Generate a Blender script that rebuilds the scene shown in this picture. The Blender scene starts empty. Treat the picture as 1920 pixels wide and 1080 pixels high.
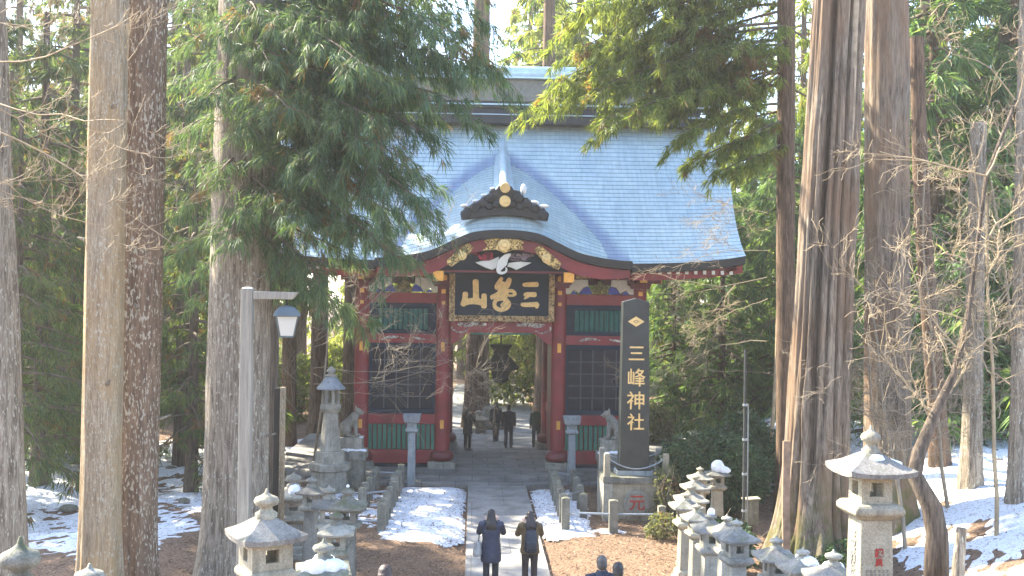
import bpy, bmesh, math, random
import numpy as np
from mathutils import Vector, Matrix
R = math.radians
rng = np.random.default_rng(7)
random.seed(7)
S = bpy.context.scene
C = S.collection
# ------------------------------------------------------------------ camera
CAM = np.array([0.0, 0.0, 6.07]); F = 2000.0
YAW, PITCH, ROLL = R(2.0), R(0.66), R(0.75)
fw = np.array([math.sin(YAW)*math.cos(PITCH), math.cos(YAW)*math.cos(PITCH), math.sin(PITCH)])
r0 = np.array([math.cos(YAW), -math.sin(YAW), 0.0]); u0 = np.cross(r0, fw)
rt = r0*math.cos(ROLL) + u0*math.sin(ROLL); up = np.cross(rt, fw)
cd = bpy.data.cameras.new('camera'); cam = bpy.data.objects.new('camera', cd); C.objects.link(cam)
cd.sensor_width = 36; cd.lens = F/1920*36; cd.clip_end = 2000; cd.clip_start = .1
M = Matrix(((rt[0], up[0], -fw[0], CAM[0]), (rt[1], up[1], -fw[1], CAM[1]), (rt[2], up[2], -fw[2], CAM[2]), (0, 0, 0, 1)))
cam.matrix_world = M
S.camera = cam
S.render.resolution_x, S.render.resolution_y = 1920, 1080
# ------------------------------------------------------------------ world, sun, exposure
SUN_AZ_FROM = np.array([-0.80, 0.60]); SUN_EL = R(42)
SUN_AZ_FROM = SUN_AZ_FROM/np.linalg.norm(SUN_AZ_FROM)
w = bpy.data.worlds.new('World'); S.world = w; w.use_nodes = True
wn = w.node_tree
sky = wn.nodes.new('ShaderNodeTexSky'); sky.sky_type = 'NISHITA'; sky.sun_disc = False
sky.sun_elevation = SUN_EL; sky.sun_rotation = math.atan2(SUN_AZ_FROM[0], SUN_AZ_FROM[1])
sky.air_density = 1.0; sky.dust_density = 2.0; sky.ozone_density = 1.0; sky.altitude = 1000
wn.links.new(sky.outputs[0], wn.nodes['Background'].inputs[0]); wn.nodes['Background'].inputs[1].default_value = 0.15
sl = bpy.data.lights.new('sun', 'SUN'); so = bpy.data.objects.new('sun', sl); C.objects.link(so)
sl.energy = 4.4; sl.angle = R(0.6); sl.color = (1.0, 0.90, 0.72)
sd = Vector((SUN_AZ_FROM[0]*math.cos(SUN_EL), SUN_AZ_FROM[1]*math.cos(SUN_EL), math.sin(SUN_EL)))
so.rotation_euler = sd.to_track_quat('Z', 'Y').to_euler()
S.view_settings.view_transform = 'Standard'; S.view_settings.look = 'None'
S.view_settings.exposure = 2.68; S.view_settings.gamma = 1; S.view_settings.use_curve_mapping = False
S.cycles.max_bounces = 8; S.cycles.diffuse_bounces = 4; S.cycles.glossy_bounces = 3; S.cycles.transmission_bounces = 4
S.cycles.volume_bounces = 0; S.cycles.caustics_reflective = False; S.cycles.caustics_refractive = False
S.cycles.sample_clamp_indirect = 6

# ------------------------------------------------------------------ helpers
def at(X, Y, d):
    """pixel of the 1920x1080 photograph + depth -> world point"""
    return CAM + d*(fw + (X-960)/F*rt + (540-Y)/F*up)
def sstep(a, b, x):
    t = np.clip((x-a)/(b-a), 0, 1); return t*t*(3-2*t)
def vnoise(x, y, z=0.0, seed=0):
    x, y, z = np.broadcast_arrays(np.asarray(x, float), np.asarray(y, float), np.asarray(z, float))
    xi, yi, zi = np.floor(x).astype(np.int64), np.floor(y).astype(np.int64), np.floor(z).astype(np.int64)
    xf, yf, zf = x-xi, y-yi, z-zi
    xf, yf, zf = [t*t*(3-2*t) for t in (xf, yf, zf)]
    def h(i, j, k):
        n = (i*374761393 + j*668265263 + k*2147483647 + seed*1274126177) & 0xffffffff
        n = ((n ^ (n >> 13))*1274126177) & 0xffffffff
        n = n ^ (n >> 16)
        return (n & 0xffff)/65535.0
    r = 0
    for a in (0, 1):
        for b in (0, 1):
            for c in (0, 1):
                wt = (xf if a else 1-xf)*(yf if b else 1-yf)*(zf if c else 1-zf)
                r = r + wt*h(xi+a, yi+b, zi+c)
    return r
def fbm(x, y, z=0.0, o=4, seed=0):
    s, a, t = 0, .5, 0
    for k in range(o):
        s = s + a*vnoise(x*2**k, y*2**k, z*2**k, seed+k); t += a; a *= .5
    return s/t
def gz(x, y):
    x = np.asarray(x, float); y = np.asarray(y, float)
    z = 4.4*np.clip(1-y/19.0, 0, None)
    z = z + 1.55*sstep(8.3, 13.5, x)*sstep(70, 45, y) + .03*np.clip(x-13, 0, None)
    z = z + .5*sstep(-9, -22, x)*1.0
    off = sstep(4.5, 7.5, np.abs(x-.8))
    z = z + off*(fbm(x*.35, y*.35, 0, 3, 5)-.5)*.55
    return z
class MB:
    def __init__(s): s.v, s.f, s.m, s.n, s.p = [], [], [], 0, []
    def add(s, verts, faces, mi=0):
        b = s.n; s.p.append((b, len(s.f), len(verts), len(faces))); verts = [tuple(map(float, p)) for p in verts]
        s.v += verts; s.n += len(verts)
        s.f += [tuple(i+b for i in f) for f in faces]; s.m += [mi]*len(faces)
        return s
    def box(s, c, size, rz=0, mi=0, taper=1.0, ry=0):
        hx, hy, hz = size[0]/2, size[1]/2, size[2]/2
        vs = []
        for z in (-hz, hz):
            k = taper if z > 0 else 1
            for x, y in ((-hx, -hy), (hx, -hy), (hx, hy), (-hx, hy)):
                X, Y, Z = x*k, y*k, z
                if ry: X, Z = X*math.cos(ry)+Z*math.sin(ry), -X*math.sin(ry)+Z*math.cos(ry)
                vs.append((c[0]+X*math.cos(rz)-Y*math.sin(rz), c[1]+X*math.sin(rz)+Y*math.cos(rz), c[2]+Z))
        return s.add(vs, [(3, 2, 1, 0), (4, 5, 6, 7), (0, 1, 5, 4), (1, 2, 6, 5), (2, 3, 7, 6), (3, 0, 4, 7)], mi)
    def box2(s, x0, x1, y0, y1, z0, z1, mi=0):
        return s.box(((x0+x1)/2, (y0+y1)/2, (z0+z1)/2), (x1-x0, y1-y0, z1-z0), mi=mi)
    def tube(s, pts, rad, n=8, mi=0, cap=True, ell=None):
        pts = [np.asarray(p, float) for p in pts]; k = len(pts)
        if not hasattr(rad, '__len__'): rad = [rad]*k
        vs, fs = [], []
        ref = None
        for i in range(k):
            t = pts[min(i+1, k-1)]-pts[max(i-1, 0)]; t = t/(np.linalg.norm(t)+1e-9)
            if ref is None:
                a = np.array([0, 0, 1.0]) if abs(t[2]) < .9 else np.array([1.0, 0, 0])
                ref = np.cross(a, t); ref /= np.linalg.norm(ref)
            ref = ref - t*np.dot(ref, t); ref /= (np.linalg.norm(ref)+1e-9)
            b = np.cross(t, ref)
            for j in range(n):
                q = 2*math.pi*j/n
                vs.append(pts[i]+rad[i]*(math.cos(q)*ref+math.sin(q)*b))
        for i in range(k-1):
            for j in range(n):
                j2 = (j+1) % n
                fs.append((i*n+j, i*n+j2, (i+1)*n+j2, (i+1)*n+j))
        if cap:
            fs.append(tuple(range(n-1, -1, -1))); fs.append(tuple((k-1)*n+j for j in range(n)))
        return s.add(vs, fs, mi)
    def loft(s, rings, n=16, mi=0):
        """rings: (cx,cy,cz,rx,ry) horizontal ellipses, capped"""
        vs, fs = [], []
        for (cx, cy, cz, rx, ry) in rings:
            for j in range(n):
                q = 2*math.pi*j/n; vs.append((cx+rx*math.cos(q), cy+ry*math.sin(q), cz))
        k = len(rings)
        for i in range(k-1):
            for j in range(n):
                j2 = (j+1) % n; fs.append((i*n+j, i*n+j2, (i+1)*n+j2, (i+1)*n+j))
        fs.append(tuple(range(n-1, -1, -1))); fs.append(tuple((k-1)*n+j for j in range(n)))
        return s.add(vs, fs, mi)
    def lathe(s, prof, c=(0, 0, 0), n=16, mi=0, sq=False, rot=0):
        """prof: (radius, z). sq: square plan (radius = half width)"""
        if sq: n, rot, kk = 4, math.pi/4+rot, math.sqrt(2)
        else: kk = 1
        vs, fs = [], []
        for r_, z in prof:
            for j in range(n):
                q = 2*math.pi*j/n+rot; vs.append((c[0]+r_*kk*math.cos(q), c[1]+r_*kk*math.sin(q), c[2]+z))
        k = len(prof)
        for i in range(k-1):
            for j in range(n):
                j2 = (j+1) % n; fs.append((i*n+j, i*n+j2, (i+1)*n+j2, (i+1)*n+j))
        fs.append(tuple(range(n-1, -1, -1))); fs.append(tuple((k-1)*n+j for j in range(n)))
        return s.add(vs, fs, mi)
    def ell(s, c, r, n=14, mi=0, rot=None):
        vs, fs = [], []
        k = n//2
        for i in range(1, k):
            a = math.pi*i/k
            for j in range(n):
                q = 2*math.pi*j/n
                p = np.array((r[0]*math.sin(a)*math.cos(q), r[1]*math.sin(a)*math.sin(q), r[2]*math.cos(a)))
                if rot is not None: p = np.array(rot @ Vector(p))
                vs.append(p+np.array(c))
        tp = np.array((0, 0, r[2])); bt = -tp
        if rot is not None: tp = np.array(rot @ Vector(tp)); bt = -tp
        vs += [tp+np.array(c), bt+np.array(c)]; T = (k-1)*n
        for i in range(k-2):
            for j in range(n):
                j2 = (j+1) % n; fs.append((i*n+j, (i+1)*n+j, (i+1)*n+j2, i*n+j2))
        for j in range(n):
            j2 = (j+1) % n; fs.append((T, j, j2)); fs.append((T+1, (k-2)*n+j2, (k-2)*n+j))
        return s.add(vs, fs, mi)
    def prism(s, poly, y0, y1, mi=0):
        """polygon in the xz plane, extruded along y (y0 is the front)"""
        a = sum(poly[i][0]*poly[(i+1) % len(poly)][1]-poly[(i+1) % len(poly)][0]*poly[i][1] for i in range(len(poly)))
        if a < 0: poly = poly[::-1]
        n = len(poly)
        vs = [(x, y0, z) for x, z in poly]+[(x, y1, z) for x, z in poly]
        fs = [tuple(range(n)), tuple(range(2*n-1, n-1, -1))]
        fs += [(i, i+n, (i+1) % n+n, (i+1) % n) for i in range(n)]
        return s.add(vs, fs, mi)
    def strip(s, top, bot, y0, y1, mi=0):
        """band between two polylines in xz, extruded along y"""
        n = len(top)
        for i in range(n-1):
            pass
        vs = [(x, y0, z) for x, z in top]+[(x, y0, z) for x, z in bot]+[(x, y1, z) for x, z in top]+[(x, y1, z) for x, z in bot]
        fs = []
        for i in range(n-1):
            fs += [(n+i, n+i+1, i+1, i), (2*n+i, 2*n+i+1, 3*n+i+1, 3*n+i), (i, i+1, 2*n+i+1, 2*n+i), (n+i+1, n+i, 3*n+i, 3*n+i+1)]
        fs += [(0, 2*n, 3*n, n), (n-1, 2*n-1, 4*n-1, 3*n-1)]
        return s.add(vs, fs, mi)
    def stroke(s, pts, y0, y1, mi=0):
        """brush stroke: (x, z, half width) polyline with rounded ends, extruded"""
        P = [np.array(p[:2], float) for p in pts]; W = [p[2] for p in pts]
        # densify
        Q, V = [], []
        for i in range(len(P)-1):
            for t in np.linspace(0, 1, 5)[:-1]:
                p0 = P[max(i-1, 0)]; p1 = P[i]; p2 = P[i+1]; p3 = P[min(i+2, len(P)-1)]
                Q.append(.5*((2*p1)+(-p0+p2)*t+(2*p0-5*p1+4*p2-p3)*t*t+(-p0+3*p1-3*p2+p3)*t**3)); V.append(W[i]*(1-t)+W[i+1]*t)
        Q.append(P[-1]); V.append(W[-1])
        d0 = Q[1]-Q[0]; d0 /= np.linalg.norm(d0)+1e-9; d1 = Q[-1]-Q[-2]; d1 /= np.linalg.norm(d1)+1e-9
        Q = [Q[0]-d0*V[0]*.7, Q[0]-d0*V[0]*.4]+Q+[Q[-1]+d1*V[-1]*.4, Q[-1]+d1*V[-1]*.7]
        V = [V[0]*.45, V[0]*.85]+V+[V[-1]*.85, V[-1]*.45]
        L, Rr = [], []
        for i in range(len(Q)):
            d = Q[min(i+1, len(Q)-1)]-Q[max(i-1, 0)]; d /= np.linalg.norm(d)+1e-9
            nrm = np.array([-d[1], d[0]]); L.append(tuple(Q[i]+nrm*V[i])); Rr.append(tuple(Q[i]-nrm*V[i]))
        return s.strip(L, Rr, y0, y1, mi)
    def each(s, name, mat, parent=None, **k):
        """every added piece becomes an object of its own"""
        out = []
        for (v0, f0, nv, nf) in s.p:
            q = MB(); q.add(s.v[v0:v0+nv], [tuple(i-v0 for i in f) for f in s.f[f0:f0+nf]]); out.append(q.build(name, mat, parent, **k))
        return out
    def build(s, name, mat, parent=None, smooth=False, bevel=0, loc=None, flip=True):
        me = bpy.data.meshes.new(name); me.from_pydata(s.v, [], s.f)
        mats = mat if isinstance(mat, (list, tuple)) else [mat]
        for m_ in mats: me.materials.append(m_)
        if len(mats) > 1: me.polygons.foreach_set('material_index', s.m)
        if flip:
            bm = bmesh.new(); bm.from_mesh(me); bmesh.ops.recalc_face_normals(bm, faces=bm.faces); bm.to_mesh(me); bm.free()
        if smooth:
            me.polygons.foreach_set('use_smooth', [True]*len(me.polygons))
        me.update()
        o = bpy.data.objects.new(name, me); C.objects.link(o)
        if smooth == 'auto':
            me.set_sharp_from_angle(angle=R(38))
        if parent: o.parent = parent
        if loc is not None: o.location = loc
        if bevel:
            b = o.modifiers.new('bevel', 'BEVEL'); b.width = bevel; b.segments = 2; b.limit_method = 'ANGLE'; b.angle_limit = R(40); b.harden_normals = False
        return o
def tag(o, label=None, cat=None, group=None, kind=None):
    if label: o['label'] = label
    if cat: o['category'] = cat
    if group: o['group'] = group
    if kind: o['kind'] = kind
    return o
def thing(name, label, cat, loc=(0, 0, 0), rz=0, group=None):
    o = bpy.data.objects.new(name, None); C.objects.link(o); o.empty_display_size = .2
    o.location = [float(t) for t in loc]; o.rotation_euler = (0, 0, rz)
    return tag(o, label, cat, group)
def remeshed(mb, name, mat, parent, voxel=.012, smooth_it=4):
    o = mb.build(name, mat, None, flip=False)
    m1 = o.modifiers.new('r', 'REMESH'); m1.mode = 'VOXEL'; m1.voxel_size = voxel; m1.use_smooth_shade = True
    m2 = o.modifiers.new('s', 'SMOOTH'); m2.iterations = smooth_it; m2.factor = .5
    dg = bpy.context.evaluated_depsgraph_get()
    me = bpy.data.meshes.new_from_object(o.evaluated_get(dg)); me.name = name
    o.modifiers.clear(); old = o.data; o.data = me; bpy.data.meshes.remove(old)
    me.polygons.foreach_set('use_smooth', [True]*len(me.polygons))
    if not me.materials: me.materials.append(mat)
    if parent: o.parent = parent
    return o
def rawmesh(name, V, Fq, mats, parent=None, smooth=False, mi=None):
    """fast mesh from numpy: V (n,3), Fq (m,4) quads"""
    me = bpy.data.meshes.new(name)
    V = np.asarray(V, np.float32); Fq = np.asarray(Fq, np.int32); k = Fq.shape[1]
    me.vertices.add(len(V)); me.vertices.foreach_set('co', V.ravel())
    me.loops.add(Fq.size); me.loops.foreach_set('vertex_index', Fq.ravel())
    me.polygons.add(len(Fq)); me.polygons.foreach_set('loop_start', np.arange(0, Fq.size, k, dtype=np.int32))
    if smooth: me.polygons.foreach_set('use_smooth', np.ones(len(Fq), bool))
    for m_ in (mats if isinstance(mats, (list, tuple)) else [mats]): me.materials.append(m_)
    if mi is not None: me.polygons.foreach_set('material_index', np.asarray(mi, np.int32))
    me.update(calc_edges=True); me.validate()
    o = bpy.data.objects.new(name, me); C.objects.link(o)
    if parent: o.parent = parent
    return o
def text_mesh(body, size, depth, name, mat, parent, loc, rot, offset=0.0):
    c = bpy.data.curves.new('t', 'FONT'); c.body = body; c.size = size; c.extrude = depth/2; c.align_x = 'CENTER'; c.align_y = 'CENTER'; c.offset = offset
    o = bpy.data.objects.new('t', c); C.objects.link(o)
    me = bpy.data.meshes.new_from_object(o.evaluated_get(bpy.context.evaluated_depsgraph_get())); me.name = name
    bpy.data.objects.remove(o); bpy.data.curves.remove(c)
    me.materials.clear(); me.materials.append(mat)
    o = bpy.data.objects.new(name, me); C.objects.link(o); o.parent = parent; o.location = loc; o.rotation_euler = rot
    return o
# ------------------------------------------------------------------ materials
class N:
    def __init__(s, name):
        s.m = bpy.data.materials.new(name); s.m.use_nodes = True; s.t = s.m.node_tree
        s.b = s.t.nodes['Principled BSDF']; s.out = s.t.nodes['Material Output']
    def new(s, typ, **kw):
        n = s.t.nodes.new('ShaderNode'+typ)
        for k, v in kw.items(): setattr(n, k, v)
        return n
    def link(s, a, b): s.t.links.new(a, b)
    def coord(s, kind='pos', scale=(1, 1, 1)):
        if kind == 'pos': o = s.new('NewGeometry').outputs['Position']
        elif kind == 'obj': o = s.new('TexCoord').outputs['Object']
        else: o = s.new('TexCoord').outputs['UV']
        mp = s.new('Mapping'); mp.inputs['Scale'].default_value = scale; s.link(o, mp.inputs[0]); return mp.outputs[0]
    def noise(s, co, scale=1, detail=5, rough=.6, dist=0.0):
        n = s.new('TexNoise'); n.inputs['Scale'].default_value = scale; n.inputs['Detail'].default_value = detail
        n.inputs['Roughness'].default_value = rough; n.inputs['Distortion'].default_value = dist; s.link(co, n.inputs['Vector']); return n.outputs[0]
    def ramp(s, f, stops):
        r = s.new('ValToRGB'); e = r.color_ramp.elements
        while len(e) < len(stops): e.new(.5)
        for i, (p, c) in enumerate(stops):
            e[i].position = p; e[i].color = (c, c, c, 1) if not hasattr(c, '__len__') else (*c, 1)
        s.link(f, r.inputs[0]); return r.outputs[0]
    def mix(s, f, a, b, bt='MIX'):
        n = s.new('MixRGB', blend_type=bt)
        for v, i in ((f, 0), (a, 1), (b, 2)):
            if hasattr(v, 'is_linked') or hasattr(v, 'links'): s.link(v, n.inputs[i])
            else: n.inputs[i].default_value = v if not hasattr(v, '__len__') else (*v, 1)
        return n.outputs[0]
    def math(s, op, a, b=0):
        n = s.new('Math', operation=op)
        for v, i in ((a, 0), (b, 1)):
            if hasattr(v, 'links'): s.link(v, n.inputs[i])
            else: n.inputs[i].default_value = v
        return n.outputs[0]
    def color(s, c):
        if hasattr(c, 'links'): s.link(c, s.b.inputs['Base Color'])
        else: s.b.inputs['Base Color'].default_value = (*c, 1)
    def bump(s, h, strength=.4, dist=.02):
        b = s.new('Bump'); b.inputs['Strength'].default_value = strength; b.inputs['Distance'].default_value = dist
        s.link(h, b.inputs['Height']); s.link(b.outputs[0], s.b.inputs['Normal'])
    def set(s, **kw):
        for k, v in kw.items(): s.b.inputs[k.replace('_', ' ')].default_value = v
        return s
def simple(name, c, rough=.6, metal=0.0, var=.25, scale=6, bump=.15, c2=None, spec=.5):
    n = N(name); co = n.coord('pos')
    f = n.noise(co, scale, 5)
    c2 = c2 or tuple(t*(1-var) for t in c)
    n.color(n.mix(n.ramp(f, [(.35, 0), (.65, 1)]), c2, c)); n.set(Roughness=rough, Metallic=metal)
    n.b.inputs['Specular IOR Level'].default_value = spec
    if bump: n.bump(n.noise(co, scale*6, 3), bump, .01)
    return n.m
def stone(name, a, b, moss=(.07, .085, .03), moss_amt=.5, lichen=(.42, .42, .36), scale=1.0):
    n = N(name); co = n.coord('pos')
    base = n.mix(n.ramp(n.noise(co, 3*scale, 6, .65), [(.3, 0), (.7, 1)]), a, b)
    grain = n.ramp(n.noise(co, 60*scale, 2), [(.35, .72), (.65, 1.12)])
    base = n.mix(1.0, base, grain, 'MULTIPLY')
    sp = n.ramp(n.noise(co, 9*scale, 4, .7), [(.58, 0), (.66, 1)])
    base = n.mix(n.math('MULTIPLY', sp, .55), base, lichen)
    st = n.ramp(n.noise(n.coord('pos', (5, 5, .8)), 1.6, 4), [(.5, 0), (.75, 1)])
    base = n.mix(n.math('MULTIPLY', st, .65), base, tuple(t*.4 for t in a))
    oi = n.new('ObjectInfo'); base = n.mix(1.0, base, n.ramp(oi.outputs['Random'], [(0, (.74, .74, .74)), (1, (1.12, 1.10, 1.03))]), 'MULTIPLY')
    ms = n.ramp(n.noise(co, 4.5*scale, 5, .7), [(.55-.12*moss_amt, 0), (.72-.12*moss_amt, 1)])
    nz = n.new('SeparateXYZ'); n.link(n.new('NewGeometry').outputs['Normal'], nz.inputs[0])
    ms2 = n.math('MULTIPLY', ms, n.ramp(nz.outputs[2], [(.1, .12), (.6, 1)]))
    base = n.mix(n.math('MULTIPLY', ms2, moss_amt), base, moss)
    n.color(base); n.set(Roughness=.9); n.b.inputs['Specular IOR Level'].default_value = .25
    n.bump(n.mix(.5, n.noise(co, 14*scale, 5), n.noise(co, 70*scale, 2)), .5, .02)
    return n.m
def bark(name, dark, light, warm=None, lichen=None, freq=9, lich_amt=.5, moss=0):
    n = N(name); co = n.coord('obj', (1, 1, .12)); co2 = n.coord('obj')
    fa = n.noise(co, freq, 6, .7, .15); fb_ = n.noise(n.coord('obj', (1, 1, .085)), freq*3.0, 4, .7)
    f = n.math('ADD', n.math('MULTIPLY', fa, .5), n.math('MULTIPLY', fb_, .5))
    base = n.mix(n.ramp(f, [(.40, 0), (.60, 1)]), dark, light)
    if warm: base = n.mix(n.ramp(n.noise(n.coord('obj', (1, 1, .3)), 1.3, 4), [(.42, 0), (.62, 1)]), base, n.mix(n.ramp(f, [(.35, 0), (.65, 1)]), tuple(t*.55 for t in warm), warm))
    if lichen:
        l = n.noise(n.coord('obj', (1, 1, .36)), freq*2.6, 2, .5)
        l2 = n.noise(co2, .9, 3)
        lf = n.ramp(n.math('ADD', l, n.math('MULTIPLY', l2, .25)), [(.74-.12*lich_amt, 0), (.78-.12*lich_amt, 1)])
        base = n.mix(n.math('MULTIPLY', lf, .85), base, lichen)
    if moss:
        sp = n.new('SeparateXYZ'); n.link(n.new('TexCoord').outputs['Object'], sp.inputs[0])
        mf = n.math('MULTIPLY', n.ramp(n.noise(co2, 2.2, 5, .7), [(.42, 0), (.55, 1)]), n.ramp(n.math('MULTIPLY', sp.outputs[2], 1/moss), [(0, 1), (1, 0)]))
        base = n.mix(n.math('MULTIPLY', mf, .8), base, (.075, .095, .015))
    n.color(base); n.set(Roughness=.92); n.b.inputs['Specular IOR Level'].default_value = .2
    n.bump(f, .9, .06)
    return n.m
def leaf(name, cols, brown=.0, brown_col=(.19, .105, .055), trans=.45, clump=.9, tcol=None):
    """cols: three greens dark to light; per-leaf and per-clump variation, real dead brown clumps; light passes through"""
    n = N(name); g = n.new('NewGeometry')
    co = n.coord('pos')
    r = n.new('NewGeometry').outputs['Random Per Island']
    c1 = n.ramp(n.math('ADD', n.math('MULTIPLY', r, .5), n.math('MULTIPLY', n.noise(co, clump, 3), .7)), [(.34, cols[0]), (.56, cols[1]), (.82, cols[2])])
    if brown:
        bf = n.ramp(n.math('ADD', n.noise(co, 1.15, 3, .5), n.math('MULTIPLY', r, .10)), [(.70-brown*.25, 0), (.745-brown*.25, 1)])
        c1 = n.mix(n.math('MULTIPLY', bf, .9), c1, brown_col)
    n.color(c1); n.set(Roughness=.55); n.b.inputs['Specular IOR Level'].default_value = .25
    tr = n.new('BsdfTranslucent'); n.link(n.mix(1.0, c1, tcol or (1.5, 1.45, .6), 'MULTIPLY'), tr.inputs[0])
    mx = n.new('MixShader'); mx.inputs[0].default_value = trans
    n.link(n.b.outputs[0], mx.inputs[1]); n.link(tr.outputs[0], mx.inputs[2]); n.link(mx.outputs[0], n.out.inputs[0])
    return n.m
MAT = {}
MAT['stone'] = stone('grey_granite', (.21, .205, .18), (.42, .405, .355), moss_amt=.4)
MAT['stone_warm'] = stone('buff_granite', (.30, .27, .20), (.46, .42, .33), moss_amt=.3)
MAT['stone_dark'] = stone('mossy_granite', (.14, .14, .12), (.32, .315, .275), moss_amt=.8)
MAT['stone_roof'] = stone('lichened_granite', (.15, .145, .14), (.34, .325, .295), moss_amt=.55, lichen=(.46, .46, .42))
MAT['stone_blue'] = stone('pale_blue_granite', (.26, .30, .33), (.40, .44, .47), moss_amt=.1)
def lacquer():
    n = N('red_lacquer'); co = n.coord('pos')
    c = n.mix(n.ramp(n.noise(co, 1.5, 5), [(.3, 0), (.7, 1)]), (.15, .010, .016), (.27, .020, .027))
    c = n.mix(n.math('MULTIPLY', n.ramp(n.noise(n.coord('pos', (6, 6, .5)), 2.2, 5, .7), [(.55, 0), (.72, 1)]), .55), c, (.13, .030, .030))
    c = n.mix(n.math('MULTIPLY', n.ramp(n.noise(co, 14, 5, .7), [(.62, 0), (.68, 1)]), .35), c, (.32, .09, .08))
    n.color(c); n.set(Roughness=.5); n.bump(n.noise(n.coord('pos', (12, 12, 2)), 3, 4), .15, .01); return n.m
MAT['red'] = lacquer()
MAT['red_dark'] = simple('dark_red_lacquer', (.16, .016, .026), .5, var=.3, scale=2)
MAT['green'] = simple('green_lacquer', (.022, .17, .115), .5, var=.3, scale=3)
MAT['teal'] = simple('teal_lacquer', (.02, .15, .13), .5, var=.3, scale=3)
MAT['navy'] = simple('navy_lacquer', (.010, .026, .052), .7, var=.3, scale=3, spec=.15)
MAT['black'] = simple('black_copper', (.010, .013, .018), .6, var=.4, scale=5)
MAT['gold'] = simple('gold_leaf', (.86, .62, .26), .45, .35, var=.25, scale=7, bump=.2)
MAT['brass'] = simple('orange_brass', (.85, .42, .08), .45, .35, var=.2, scale=7)
MAT['white'] = simple('white_gofun', (.72, .70, .62), .6, var=.12, scale=8)
MAT['blue'] = simple('ultramarine_paint', (.03, .05, .42), .5)
MAT['redpaint'] = simple('crimson_paint', (.50, .03, .06), .5)
MAT['mauve'] = simple('mauve_paint', (.28, .16, .22), .6)
MAT['inkred'] = simple('red_inscription', (.40, .04, .03), .7, bump=0)
MAT['ink'] = simple('dark_inscription', (.20, .19, .17), .8, bump=0)
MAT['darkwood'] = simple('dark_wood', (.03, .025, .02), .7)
MAT['iron'] = simple('black_iron', (.012, .015, .018), .5, .4)
MAT['pipe'] = simple('galvanised_pipe', (.36, .40, .42), .45, .5)
MAT['snowlump'] = simple('snow_heap', (.80, .83, .87), .7, var=.06, scale=9, bump=.5)
def carved(name, a, b, sc=11):
    n = N(name); co = n.coord('pos'); f = n.noise(co, sc, 5, .7, 1.5)
    r = n.ramp(f, [(.42, 0), (.52, 1)])
    n.color(n.mix(r, a, b)); n.set(Roughness=.45, Metallic=.35); n.bump(r, 1.0, .04); return n.m
MAT['goldcarve'] = carved('carved_gold', (.10, .035, .015), (.90, .64, .24))
MAT['framegold'] = carved('carved_frame', (.20, .10, .05), (.80, .58, .30), 8)
MAT['redcarve'] = carved('carved_red', (.08, .02, .03), (.55, .05, .09), 9)
MAT['greycarve'] = carved('carved_mauve', (.06, .06, .08), (.36, .26, .30), 9)
MAT['whitecarve'] = carved('carved_white', (.26, .022, .03), (.62, .60, .54), 9)
def roofmat():
    n = N('copper_roof'); uv = n.coord('uv')
    br = n.new('TexBrick'); n.link(uv, br.inputs[0])
    br.inputs['Color1'].default_value = (.36, .47, .49, 1); br.inputs['Color2'].default_value = (.42, .53, .545, 1); br.inputs['Mortar'].default_value = (.29, .39, .41, 1)
    br.inputs['Scale'].default_value = 1; br.inputs['Mortar Size'].default_value = .010; br.inputs['Mortar Smooth'].default_value = .3
    br.inputs['Brick Width'].default_value = .36; br.inputs['Row Height'].default_value = .21; br.offset = .5
    sp = n.new('SeparateXYZ'); n.link(uv, sp.inputs[0])
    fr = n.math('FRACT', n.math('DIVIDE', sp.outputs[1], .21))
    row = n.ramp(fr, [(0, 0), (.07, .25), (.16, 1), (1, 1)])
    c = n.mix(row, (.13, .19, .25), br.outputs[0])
    pat = n.mix(1.0, n.ramp(n.noise(n.coord('pos', (1, 1, .4)), .9, 5, .65), [(.3, (.84, .88, .92)), (.7, (1.12, 1.08, 1.02))]), n.ramp(n.noise(n.coord('pos', (7, .8, .8)), 1.0, 5, .7), [(.35, .86), (.65, 1.06)]), 'MULTIPLY')
    wrm = n.ramp(n.noise(n.coord('pos', (1.2, .3, .2)), .5, 3), [(.62, 0), (.74, 1)])
    c = n.mix(n.math('MULTIPLY', wrm, .35), c, (.55, .48, .50))
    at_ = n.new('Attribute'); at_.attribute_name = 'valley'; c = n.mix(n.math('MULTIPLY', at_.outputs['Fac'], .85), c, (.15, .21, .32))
    n.color(n.mix(1.0, c, pat, 'MULTIPLY')); n.set(Roughness=.38, Metallic=.25)
    n.bump(n.math('ADD', n.math('MULTIPLY', fr, -.6), row), .7, .03); return n.m
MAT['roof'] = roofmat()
MAT['roof_plain'] = simple('copper_sheet', (.46, .58, .62), .36, .25, var=.2, scale=3, bump=.05)
def planks(name, a, b, wdt=.22):
    n = N(name); uv = n.coord('pos', (1/wdt, 1, 1)); s = n.new('SeparateXYZ'); n.link(uv, s.inputs[0])
    fr = n.math('FRACT', s.outputs[0]); n.color(n.mix(n.ramp(fr, [(.48, 0), (.5, 1)]), a, b)); n.set(Roughness=.5)
    return n.m
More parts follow.
